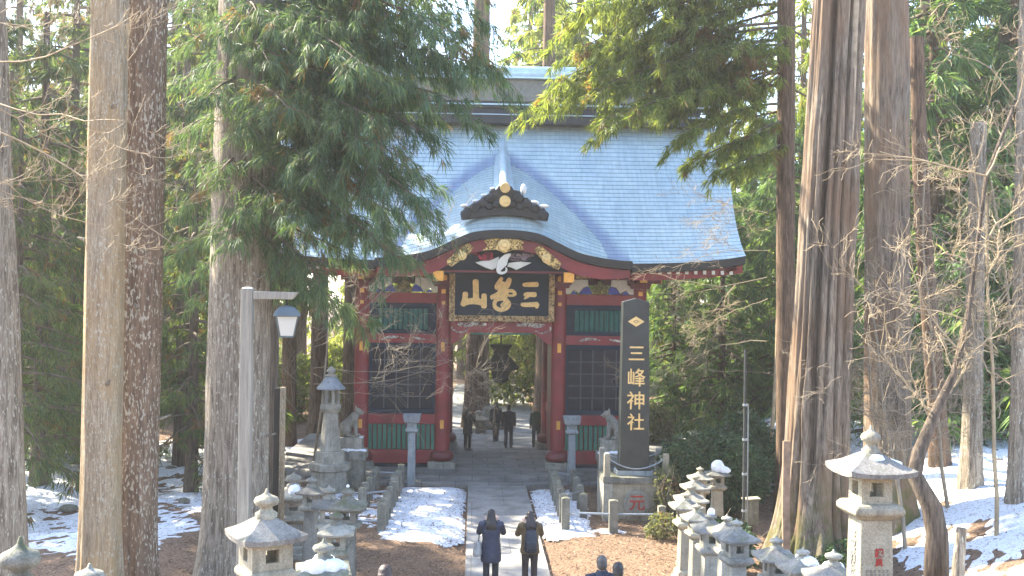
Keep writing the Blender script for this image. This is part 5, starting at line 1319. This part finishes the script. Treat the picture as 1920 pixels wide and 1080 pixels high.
# in front of the gate's left bay: flat pale maple sprays
bb = at(585, 940, 34.6); bb[2] = float(gz(bb[0], bb[1]))
rr = dict(up=.05, curl=.75, ratio=.5, nch=5, segs=8, minr=.004)
bare_obj('bare_maple', 'leafless maple whose flat pale sprays cross the left bay of the gate', 'tree', bb,
    [(bb, (.05, .1, 1), 5.2, .055, 0, dict(segs=6, curl=.25)), reach(586, 800, 34.6, 470, 700, 31, .013, 2, **rr), reach(588, 720, 34.6, 845, 720, 31.5, .013, 3, **rr), reach(588, 690, 34.6, 800, 655, 31.2, .012, 3, **rr),
     reach(590, 650, 34.6, 760, 610, 32, .011, 3, **rr), reach(590, 640, 34.6, 830, 545, 32.4, .011, 3, **rr), reach(588, 700, 34.6, 700, 760, 31, .010, 2, **rr), reach(590, 640, 34.6, 700, 520, 32, .010, 3, **rr), reach(588, 740, 34.6, 480, 640, 31.4, .011, 2, **rr)], MAT['twig_grey'], 42)
# right: twisted bare tree with mossy limbs
bb = at(1755, 1120, 21.5); bb[2] = float(gz(bb[0], bb[1]))-.1
m = MB(); pts = [bb, at(1757, 1000, 21.5), at(1748, 950, 21.5), at(1715, 890, 21.5), at(1722, 850, 21.6), at(1752, 780, 21.7), at(1790, 700, 21.8), at(1815, 600, 22), at(1830, 480, 22), at(1850, 330, 22.1), at(1905, 190, 22.3)]
t = thing('twisted_tree', 'crooked bare tree with a bent trunk and tangled pale twigs on the right', 'tree', bb)
m.tube([q-bb for q in pts], [.26, .22, .20, .16, .12, .10, .08, .06, .05, .04, .03], 14)
V = np.array(m.v); V += (np.stack([fbm(V[:, 0]*4, V[:, 1]*4, V[:, 2]*4, 3, 60+j)-.5 for j in range(3)], -1))*.10; m.v = [tuple(v) for v in V]
m.build('trunk', MAT['bark_dark'], t, smooth=True)
rg = np.random.default_rng(43); m = MB(); rr = dict(up=.14, curl=.75, ratio=.58, nch=4, segs=7, minr=.0045)
for c in [reach(1752, 780, 21.7, 1600, 600, 21, .045, 3, **rr), reach(1800, 660, 21.8, 1650, 420, 21.3, .04, 3, **rr), reach(1825, 500, 22, 1640, 390, 21, .04, 3, **rr), reach(1830, 480, 22, 1980, 300, 22, .045, 3, **rr), reach(1850, 330, 22, 1590, 230, 21.5, .04, 3, **rr),
          reach(1850, 330, 22, 1990, 130, 22, .04, 3, **rr), reach(1800, 680, 21.8, 1960, 560, 22, .04, 3, **rr), reach(1760, 760, 21.7, 1870, 640, 21.2, .035, 3, **rr), reach(1750, 790, 21.7, 1640, 690, 21.2, .03, 3, **rr), reach(1835, 430, 22, 1790, 150, 21.8, .035, 3, **rr),
          reach(1820, 560, 22, 1930, 430, 21.5, .035, 3, **rr), reach(1815, 600, 22, 1560, 480, 20.8, .028, 3, **rr), reach(1905, 190, 22.3, 1800, -40, 22, .035, 3, **rr), reach(1890, 230, 22.3, 1950, 20, 22, .035, 3, **rr), reach(1790, 700, 21.8, 1700, 560, 22.3, .03, 3, **rr), reach(1840, 400, 22, 1740, 250, 22, .03, 3, **rr)]:
    bare(m, c[0]-bb, c[1], c[2]*.72, c[3]*.55, c[4], rg, **c[5])
o = rawmesh('branches', np.array(m.v), np.array(m.f), MAT['twig'], t, smooth=True); o.name = 'crown'
# stump-like dead stem beside it
p = at(1795, 1080, 21.0); zg = float(gz(p[0], p[1])); m = MB(); h = 6.07-(990-574)*21/2000-zg
m.tube([(0, 0, -.2), (.02, 0, h*.5), (.08, 0, h)], [.15, .12, .10], 12)
o = m.build('dead_stem', MAT['bark_grey'], None, smooth='auto', loc=(p[0], p[1], zg)); tag(o, 'short broken dead stem beside the bent trunk of the crooked tree', 'stump')
# right of the roof: pale twiggy boughs
bb = at(1440, 900, 33); bb[2] = float(gz(bb[0], bb[1])); rr = dict(up=.05, curl=.8, ratio=.5, nch=5, segs=8, minr=.004)
bare_obj('bare_maple', 'leafless maple with pale twigs between the gate roof and the slender cedar', 'tree', bb,
    [(bb, (0, 0, 1), 8.6, .07, 0, dict(segs=8, curl=.15)), reach(1438, 520, 33, 1215, 555, 32.5, .013, 3, **rr), reach(1440, 470, 33, 1230, 480, 33.5, .013, 3, **rr), reach(1440, 400, 33, 1280, 340, 33, .013, 3, **rr), reach(1438, 640, 33, 1210, 640, 33.5, .013, 3, **rr),
     reach(1438, 700, 33, 1230, 680, 33, .012, 3, **rr), reach(1440, 560, 33, 1290, 600, 32, .012, 3, **rr), reach(1440, 430, 33, 1330, 420, 32, .012, 3, **rr), reach(1440, 700, 33, 1540, 720, 32, .012, 2, **rr)], MAT['twig'], 44)
# shrubs
def shrub(label, X, d, w_, h, leafm, seed, n=900, m=7, L=.16, W=.03, zoff=0, name='shrub', group=None):
    rg = np.random.default_rng(seed); x, y = px(X, d); zg = float(gz(x, y))
    t = thing(name, label, 'shrub', (x, y, zg), 0, group)
    mb = MB()
    for q in range(14):
        a = rg.uniform(0, 6.28); bare(mb, (0, 0, 0), (math.cos(a)*.7, math.sin(a)*.7, 1), h*rg.uniform(.6, .95), .014, 1, rg, up=.1)
    rawmesh('stem', np.array(mb.v), np.array(mb.f), MAT['twig_grey'], t)
    P_ = rg.normal(0, 1, (n, 3)); P_ = nrm(P_)*(rg.uniform(.25, 1, (n, 1))**.5); lump = 1+.35*(fbm(P_[:, 0]*2+seed, P_[:, 1]*2, P_[:, 2]*2, 2, seed)-.5)*2
    P_ = P_*lump[:, None]*np.array([w_/2, w_/2*.8, h*.5])+np.array([0, 0, h*.52])
    D = nrm(P_-np.array([0, 0, h*.3])+rg.normal(0, .3, P_.shape))
    V, Fq = blades(P_, D, m, L, W, .8, .2, rg); rawmesh('foliage', V, Fq, MAT[leafm], t)
shrub('dark evergreen shrub behind the right lantern row', 1345, 30.5, 3.2, 2.3, 'leaf_bush', 51, 1500)
shrub('deep green shrub at the foot of the metal pole', 1400, 33, 2.6, 2.5, 'leaf_bush', 52, 1200)
shrub('bluish evergreen shrub beside the plaza right of the monument', 1290, 33.5, 1.8, 1.7, 'leaf_bush', 53, 800)
shrub('pale sunlit shrub with light leaves right of the monument plinth', 1256, 29.4, 1.0, 1.5, 'leaf_sun', 54, 330, L=.11)
shrub('low yellowish shrub at the near end of the monument, in front of its plinth', 1246, 27.3, .9, .6, 'leaf_sun', 55, 160, L=.12, W=.02)
shrub('small green plants sheltering behind the right lantern row', 1372, 24.0, 1.1, 1.2, 'leaf_bush', 56, 380)
shrub('low dark undergrowth at the foot of the slender cedar', 1450, 34.5, 2.6, 1.5, 'leaf_bush', 57, 800)
shrub('mossy undergrowth at the foot of the broken cedar', 1600, 23.6, 1.4, .7, 'leaf_bush', 58, 260, L=.10)
shrub('light green shrub at the far side of the plaza, right of the gate', 1225, 44.5, 1.7, 1.8, 'leaf_sun', 59, 500)
shrub('sunlit undergrowth beyond the left of the gate', 560, 53, 5.0, 3.2, 'leaf_far', 60, 900, L=.3, W=.06)
shrub('bright bush in the gap left of the lichened trunk', 640, 56, 4.0, 3.6, 'leaf_far', 61, 800, L=.3, W=.06)
shrub('sunlit bush beyond the gate passage', 960, 60, 5.0, 4.0, 'leaf_far', 62, 900, L=.3, W=.06)
# fallen leaves and twigs over the ground
def litter():
    rg = np.random.default_rng(88); n = 64000
    x = np.concatenate([rg.uniform(-7, 8, n//2), rg.uniform(-20, 20, n-n//2)]); y = np.concatenate([rg.uniform(20, 36, n//2), rg.uniform(14, 48, n-n//2)])
    k = ((x < PX0) | (x > PX1) | (rg.random(n) < .06)) & ~((y > 34.8) & (y < 47) & (np.abs(x-GX) < 9)); x, y = x[k], y[k]; n = len(x)
    z = gz(x, y)+(fbm(x*1.3, y*1.3, 0, 3, 9)-.5)*.10+.03+rg.uniform(0, .04, n); z = np.where((x > PX0) & (x < PX1), .03, z)
    a = rg.uniform(0, 6.28, n); D = np.stack([np.cos(a), np.sin(a), rg.normal(0, .2, n)], -1)
    Pn = np.stack([x, y, z], -1); l = (rg.uniform(.03, .11, n)+.25*(rg.random(n) < .04))[:, None]; sd = np.stack([-np.sin(a), np.cos(a), rg.normal(0, .25, n)], -1)*rg.uniform(.004, .020, n)[:, None]
    V = np.stack([Pn, Pn+D*l*.5+sd, Pn+D*l, Pn+D*l*.5-sd], 1).reshape(-1, 3)
    tag(rawmesh('fallen_litter', V, np.arange(len(V)).reshape(-1, 4), MAT['litter']), 'brown cedar litter and fallen leaves on ground and snow', 'leaf litter', None, 'stuff')
litter()
# more leafless saplings whose pale twigs fill the right side
for q, (X, d, hgt, lab) in enumerate(((1700, 24.5, 6.5, 'leafless sapling in front of the massive grey cedar'), (1870, 23.5, 7.5, 'leafless sapling with dense pale twigs by the right edge'), (1780, 26.0, 8.5, 'tall leafless sapling between the two grey trunks on the slope'), (1935, 26.5, 8.0, 'leafless sapling reaching in from the right edge'), (1655, 24.9, 5.0, 'low leafless sapling at the mossy foot of the massive cedar'))):
    x, y = px(X, d); z = float(gz(x, y)); calls = [((x, y, z-.1), (.06*math.sin(q*2), .1, 1), hgt, .05, 0, dict(segs=8, curl=.25))]
    rg = np.random.default_rng(90+q)
    for j in range(22):
        zz_ = z+hgt*rg.uniform(.25, .95); a = rg.uniform(0, 6.28)
        calls.append(((x, y, zz_), (math.cos(a), math.sin(a)*.8, rg.uniform(.0, .8)), rg.uniform(.9, 1.9), .016, 3, dict(up=.2, curl=.7, ratio=.6, nch=3, segs=6, minr=.0045)))
    bare_obj('bare_sapling', lab, 'tree', (x, y, z), calls, MAT['twig'] if q % 2 else MAT['twig_grey'], 120+q, 'leafless saplings on the right slope')
# stones lying about on the forest floor
rg = np.random.default_rng(5)
for q, (X, d, lab) in enumerate(((130, 30, 'mossy stone half buried in the snow left of the tan trunk'), (345, 31, 'low stone on the brown litter beside the thick cedar'), (320, 38, 'snow-edged rock far back between the lichened trunk and the thick cedar'), )):
    p = at(X, 900, d); boulder(lab, X, 900, d, (rg.uniform(.12, .3), rg.uniform(.12, .25), rg.uniform(.08, .16)), MAT['stone_dark'], seed=20+q, name='stone', cat='stone')
# dead branch stubs on the near trunks
rg = np.random.default_rng(15)
for t_, b_, sl_, r_, zs_ in ((t2, b2, s2_, .33, (4.2, 6.9, 9.4)), (t3, b3, s3_, .41, (3.4, 5.6, 8.3, 10.2)), (t4, b4, s4, .60, (3.0, 6.2, 8.8))):
    m = MB()
    for zq in zs_:
        a = rg.uniform(R(185), R(355)); d = np.array([math.cos(a), math.sin(a), rg.uniform(.1, .5)]); o_ = np.array([sl_[0]*zq, sl_[1]*zq, zq])
        m.tube([o_+d*(r_*.8), o_+d*(r_+.05), o_+d*(r_+rg.uniform(.12, .35))], [.055, .035, .016], 7)
    m.each('branch_stub', MAT['bark_grey'], t_, smooth=True)
# ------------------------------------------------------------------ people
SKIN = simple('skin', (.52, .33, .24), .55, var=.08, scale=12, bump=0)
def cloth(name, c, rough=.8): return simple(name, c, rough, var=.35, scale=9, bump=.5)
def A3(*a): return np.array(a, float)
def person(label, xy, z, height, rz, arms, jacket, trousers, hair, coat_len=.55, long_hair=True, stride=.0, voxel=.012, bulk=1.0, hood=False, shoes=None, quilt=False, sex=0, lean=0.0, hat=None, group=None, head_turn=0.0, bald=False, jacket_hem=None):
    """arms: per side (elbow, wrist) in body space, +y is where the person faces"""
    k = height/1.70
    t = thing('person', label, 'person', (xy[0], xy[1], z), rz, group); t.scale = (k, k, k)
    sh = .185*bulk; hip = .095
    J = {}
    for s2, n in ((-1, 'l'), (1, 'r')):
        fy = stride*s2
        J[n] = dict(hip=A3(s2*hip, 0, .90), knee=A3(s2*(hip+.005), .02+fy*.5, .49), ank=A3(s2*(hip+.005), fy, .085), sh=A3(s2*sh, lean*.5, 1.40), el=A3(*arms[n][0]), wr=A3(*arms[n][1]))
    m = MB()   # the body: one continuous surface
    m.loft([(0, 0, .84, .15, .105), (0, 0, .94, .165, .115), (0, lean*.2, 1.08, .135, .10), (0, lean*.4, 1.26, .165, .115), (0, lean*.5, 1.38, .17, .10), (0, lean*.6, 1.45, .08, .07)], 16)
    m.tube([(0, lean*.6, 1.40), (0, lean*.7+.01, 1.50), (0, lean*.8+.02, 1.56)], [.065, .056, .055], 12)
    hc = A3(0, lean*.8+.03, 1.60); ht = Matrix.Rotation(head_turn, 3, 'Z')
    def H(x, y, z_): return hc+np.array(ht @ Vector((x, y, z_)))
    m.ell(H(0, 0, .015), (.075, .092, .105), 20, rot=ht); m.ell(H(0, .025, -.045), (.057, .062, .065), 16, rot=ht)
    m.tube([H(0, .085, .01), H(0, .108, -.022)], [.010, .017], 8); m.ell(H(0, .088, -.052), (.026, .010, .007)); m.ell(H(0, .086, -.064), (.020, .010, .007)); m.ell(H(0, .075, -.10), (.025, .02, .018))
    for s2 in (-1, 1):
        m.ell(H(s2*.076, -.005, -.005), (.012, .020, .032), 10, rot=ht); m.ell(H(s2*.031, .086, .018), (.014, .008, .007)); m.ell(H(s2*.031, .086, .038), (.024, .010, .006))
    for n, s2 in (('l', -1), ('r', 1)):
        j = J[n]
        m.tube([j['hip'], (j['hip']+j['knee'])/2, j['knee'], (j['knee']*.6+j['ank']*.4)-A3(0, .015, 0), j['ank']], [.088, .074, .055, .054, .036], 12)
        m.tube([j['ank']-A3(0, .03, .03), j['ank']+A3(0, .06, -.05), j['ank']+A3(0, .15, -.065)], [.038, .036, .022], 10)
        m.tube([j['sh'], (j['sh']+j['el'])/2, j['el'], (j['el']+j['wr'])/2, j['wr']], [.055, .046, .038, .036, .026], 12)
        d = nrm(j['wr']-j['el']); side = nrm(np.cross(d, [0, 1, .2])); pn = np.cross(side, d)
        pc = j['wr']+d*.05; m.tube([j['wr'], pc, j['wr']+d*.085], [.026, .036, .032], 10)
        for q, (off, L) in enumerate(((-.027, .062), (-.009, .072), (.009, .068), (.026, .052))):
            b = j['wr']+d*.085+side*off; c1 = b+d*L*.45+pn*.010; c2 = c1+d*L*.30+pn*.022; c3 = c2+d*L*.12+pn*.026
            m.tube([b-d*.02, b, c1, c2, c3], [.009, .0095, .009, .008, .0065], 7)
        b = j['wr']+d*.035-side*.03*s2; m.tube([j['wr']+d*.02, b, b-side*s2*.022+d*.03+pn*.012, b-side*s2*.026+d*.058+pn*.022], [.014, .012, .0105, .008], 7)
    remeshed(m, 'body', SKIN, t, .0085 if voxel < .013 else .012, 3)
    # trousers
    m = MB(); m.loft([(0, 0, .80, .165, .118), (0, 0, .93, .178, .125), (0, 0, 1.02, .165, .118)], 16)
    for n in 'lr':
        j = J[n]; m.tube([j['hip']+A3(0, 0, .02), (j['hip']+j['knee'])/2, j['knee'], (j['knee']+j['ank'])/2, j['ank']+A3(0, -.005, .005)], [.108, .092, .076, .072, .066], 14)
    remeshed(m, 'trousers', trousers, t, voxel, 4)
    # jacket or coat with sleeves
    m = MB(); hz = jacket_hem or (1.02-coat_len+.18); b = bulk
    rings = [(0, 0, hz, .205*b, .155*b), (0, 0, hz+.03, .215*b, .165*b)]
    if hz < .8: rings += [(0, 0, .74, .215*b, .165*b)]
    rings += [(0, 0, .96, .198*b, .150*b), (0, lean*.2, 1.08, .182*b, .142*b), (0, lean*.4, 1.26, .200*b, .150*b), (0, lean*.5, 1.37, .195*b, .135*b), (0, lean*.6, 1.45, .11, .095), (0, lean*.65, 1.50, .085, .082)]
    if quilt:
        zs = np.arange(hz, 1.38, .025); R0 = np.array(rings)
        rings = [(0, np.interp(z_, R0[:, 2], R0[:, 1]), z_, np.interp(z_, R0[:, 2], R0[:, 3])*(1+.030*abs(math.sin(z_*math.pi/.10))), np.interp(z_, R0[:, 2], R0[:, 4])*(1+.04*abs(math.sin(z_*math.pi/.10)))) for z_ in zs]+rings[-3:]
    m.loft(rings, 22)
    for n in 'lr':
        j = J[n]; e = (j['wr']-j['el']); m.tube([j['sh']-A3(0, 0, .015)+ (A3(.03, 0, 0) if n == 'l' else A3(-.03, 0, 0)), j['sh'], (j['sh']+j['el'])/2, j['el'], (j['el']+j['wr'])/2, j['el']+e*.97], [.09*b, .088*b, .075*b, .068*b, .062*b, .050], 14)
    if hood: m.ell((0, lean*.5-.10, 1.43), (.135, .09, .085), 16); m.ell((0, lean*.5-.06, 1.49), (.12, .08, .05), 16)
    remeshed(m, 'coat' if coat_len > .4 else 'jacket', jacket, t, voxel, 3)
    # hair
    hm = cloth('hair', hair, .45)
    m = MB(); m.ell(H(0, -.012, .035), (.086, .098, .098), 20, rot=ht); m.ell(H(0, -.045, -.02), (.084, .072, .085), 16, rot=ht)
    if long_hair: m.loft([(*(H(0, -.17, -.27)[:2]), 1.30, .10, .03), (*(H(0, -.165, 0)[:2]), 1.38, .125, .045), (*(H(0, -.13, 0)[:2]), 1.46, .118, .07), (*(H(0, -.075, 0)[:2]), 1.54, .100, .085), (*(H(0, -.045, 0)[:2]), 1.64, .084, .075)], 16)
    if not bald: remeshed(m, 'hair', hm, t, .010, 4)
    else:
        m = MB(); m.ell(H(0, -.035, -.005), (.087, .075, .062), 18, rot=ht); m.ell(H(0, -.05, -.05), (.075, .055, .05), 14, rot=ht); remeshed(m, 'hair', hm, t, .008, 3)
    for n in 'lr':
        j = J[n]; m = MB(); a = j['ank']
        m.tube([a+A3(0, -.055, -.045), a+A3(0, .02, -.045), a+A3(0, .11, -.052), a+A3(0, .175, -.06)], [.034, .047, .045, .026], 12); m.tube([a+A3(0, -.01, .03), a+A3(0, -.01, -.05)], [.046, .048], 12)
        remeshed(m, 'shoe', shoes or MAT['black'], t, .012, 2)
    return t, J, H
def lift(): return {'l': ((-.27, .10, 1.20), (-.13, .30, 1.42)), 'r': ((.27, .10, 1.20), (.13, .30, 1.42))}
def hang(): return {'l': ((-.235, -.02, 1.12), (-.245, .05, .88)), 'r': ((.235, -.02, 1.12), (.245, .05, .88))}
def pxf(X, d): p = at(X, 1000, d); return (p[0], p[1])
navy = cloth('navy_quilted_fabric', (.020, .030, .065), .55)
t, J, H = person('person in a long navy quilted coat seen from behind, pale bag at the left side, on the path', pxf(921, 22.4), .02, 1.63, R(-2), lift(), navy, cloth('dark_jeans', (.012, .016, .024)), (.018, .013, .012), coat_len=.62, hood=False, quilt=True, bulk=1.04)
t['label'] = 'person in a long navy quilted coat with a pale bag, seen from behind'
def phone(xy, z, rz, k, lab):
    o = MB().box((0, 0, 0), (.15, .009, .074)).build('phone', MAT['black'], None, bevel=.006, loc=(xy[0], xy[1], z)); o.rotation_euler = (0, 0, rz); tag(o, lab, 'phone')
phone((pxf(921, 22.4)[0]+.01, pxf(921, 22.4)[1]+.36), 1.46, R(-2), 1, 'phone held up by the person in the navy coat')
m = MB(); b0 = A3(-.31, -.02, .86)
m.loft([(-.30, -.02, .72, .10, .17), (-.30, -.02, .80, .105, .18), (-.285, -.02, 1.0, .06, .14), (-.275, -.02, 1.04, .035, .12)], 14)
o = remeshed(m, 'tote_bag', cloth('grey_canvas', (.36, .36, .35)), None, .012, 3)
m = MB()
for y in (-.08, .06): m.tube([(-.275, y, 1.03), (-.25, y*.8, 1.25), (-.20, y*.4, 1.44), (-.14, y*.3, 1.45)], .010, 6)
m.build('strap', MAT['black'], o); c_ = pxf(921, 22.4); o.location = (c_[0], c_[1], .02); o.scale = (.96,)*3; tag(o, 'pale grey tote bag hanging at the navy coat wearer\'s left side', 'bag')
t, J, H = person('person in a mustard brown jacket with a dark backpack, seen from behind', pxf(994, 22.4), .02, 1.60, R(3), lift(), cloth('mustard_wool', (.13, .085, .035)), cloth('brown_corduroy', (.040, .026, .022)), (.030, .016, .014), coat_len=.30, hood=False, bulk=1.04, jacket_hem=.80)
phone((pxf(994, 22.4)[0]-.02, pxf(994, 22.4)[1]+.35), 1.43, R(3), 1, 'phone held up by the backpack wearer')
m = MB(); m.loft([(0, -.24, .86, .12, .06), (0, -.25, .90, .15, .085), (0, -.26, 1.05, .155, .095), (0, -.245, 1.22, .145, .085), (0, -.22, 1.35, .11, .06), (0, -.20, 1.36, .05, .035)], 18); m.loft([(0, -.345, .92, .11, .02), (0, -.35, .95, .12, .03), (0, -.35, 1.08, .115, .03), (0, -.345, 1.12, .10, .02)], 14)
bp = remeshed(m, 'backpack', cloth('navy_nylon', (.016, .022, .036), .5), None, .012, 3)
for s2 in (-1, 1):
    m = MB(); m.tube([(s2*.09, -.20, 1.36), (s2*.12, -.08, 1.475), (s2*.125, .08, 1.42), (s2*.13, .15, 1.28), (s2*.15, .06, 1.05), (s2*.13, -.17, .92)], .020, 6); m.build('shoulder_strap', MAT['black'], bp, smooth=True)
m = MB(); m.tube([(-.04, -.20, 1.40), (0, -.20, 1.45), (.04, -.20, 1.40)], .010, 6); m.build('carry_handle', MAT['black'], bp, smooth=True)
c_ = pxf(994, 22.4); bp.location = (c_[0], c_[1], .02); bp.rotation_euler = (0, 0, R(3)); bp.scale = (.94,)*3; tag(bp, 'dark navy backpack on the back of the mustard jacket wearer', 'backpack')
# heads of people on the stairs
def on_stairs(x, y): 
    k = math.floor((19.0-y)/.8); return 4.4*(1-(19.0-.8*k-.8)/19.0)-.02
def stair_person(lab, X, Yt, d, **k):
    p = at(X, Yt, d); z = on_stairs(p[0], p[1]) if PX0-1 < p[0] < PX1+1 else float(gz(p[0], p[1]))
    return person(lab, (p[0], p[1]), z, p[2]-z, **k)
stair_person('person with short greying hair in a dark blue coat, at the bottom edge right of the path', 1129, 1045, 14.0, rz=R(4), arms=hang(), jacket=cloth('blue_coat', (.020, .028, .05)), trousers=cloth('grey_trousers', (.05, .05, .055)), hair=(.085, .072, .062), long_hair=False, bald=False, coat_len=.35)
bpy.context.scene.collection.objects['person.002']['label'] = 'person with short greying hair in a dark coat at the bottom edge'
stair_person('person with short dark hair and grey scarf, rightmost at the bottom edge', 1159, 1058, 13.6, rz=R(-6), arms=hang(), jacket=cloth('charcoal_coat', (.03, .035, .045)), trousers=cloth('dark_trousers', (.03, .03, .035)), hair=(.02, .018, .018), long_hair=False, coat_len=.3)
stair_person('person with brown hair, only the crown showing, bottom edge left of the path', 722, 1064, 10.4, rz=R(2), arms=hang(), jacket=cloth('purple_coat', (.05, .035, .06)), trousers=cloth('black_trousers', (.02, .02, .022)), hair=(.045, .025, .018), long_hair=True, coat_len=.5)
# people in and behind the gate
phot = {'l': ((-.25, .12, 1.22), (-.12, .32, 1.45)), 'r': ((.25, .12, 1.22), (.12, .32, 1.45))}
dk = cloth('black_coat', (.016, .018, .026))
person('person in black raising a phone at the left side of the gate passage', pxf(874, 41.6), .20, 1.62, R(-35), phot, dk, cloth('black_jeans', (.012, .013, .018)), (.015, .012, .012), coat_len=.55, voxel=.016)
person('person in a dark blue jacket standing farthest back in the gate', pxf(927, 44.2), .20, 1.62, R(20), hang(), cloth('ink_blue_jacket', (.020, .028, .045)), cloth('charcoal_trousers', (.02, .022, .028)), (.015, .012, .012), coat_len=.4, long_hair=True, voxel=.016, stride=.10)
person('person in a navy jacket and blue jeans standing in the middle of the gate', pxf(951, 42.4), .20, 1.68, R(-8), hang(), cloth('navy_jacket', (.014, .020, .040)), cloth('blue_jeans', (.022, .035, .065)), (.02, .015, .014), coat_len=.32, long_hair=False, voxel=.016, stride=.08, bulk=1.05)
person('grey-haired person in a green sweater, right side of the gate passage', pxf(1003, 42.9), .20, 1.60, R(170), hang(), cloth('green_sweater', (.035, .085, .045)), cloth('dark_slacks', (.022, .024, .032)), (.30, .27, .24), coat_len=.25, long_hair=False, voxel=.016, stride=.10)
# ------------------------------------------------------------------ the bright winter air between the trees
hz = bpy.data.materials.new('air'); hz.use_nodes = True; nt = hz.node_tree; nt.nodes.remove(nt.nodes['Principled BSDF'])
pv = nt.nodes.new('ShaderNodeVolumePrincipled'); pv.inputs['Density'].default_value = .0008; pv.inputs['Color'].default_value = (1.0, .97, .92, 1); pv.inputs['Anisotropy'].default_value = .25
nt.links.new(pv.outputs[0], nt.nodes['Material Output'].inputs['Volume'])
m = MB(); m.box2(-720, 720, -70, 920, -6, 60)
hzo = m.build('haze', hz); tag(hzo, 'thin bright winter haze between the trees', 'haze', None, 'stuff')
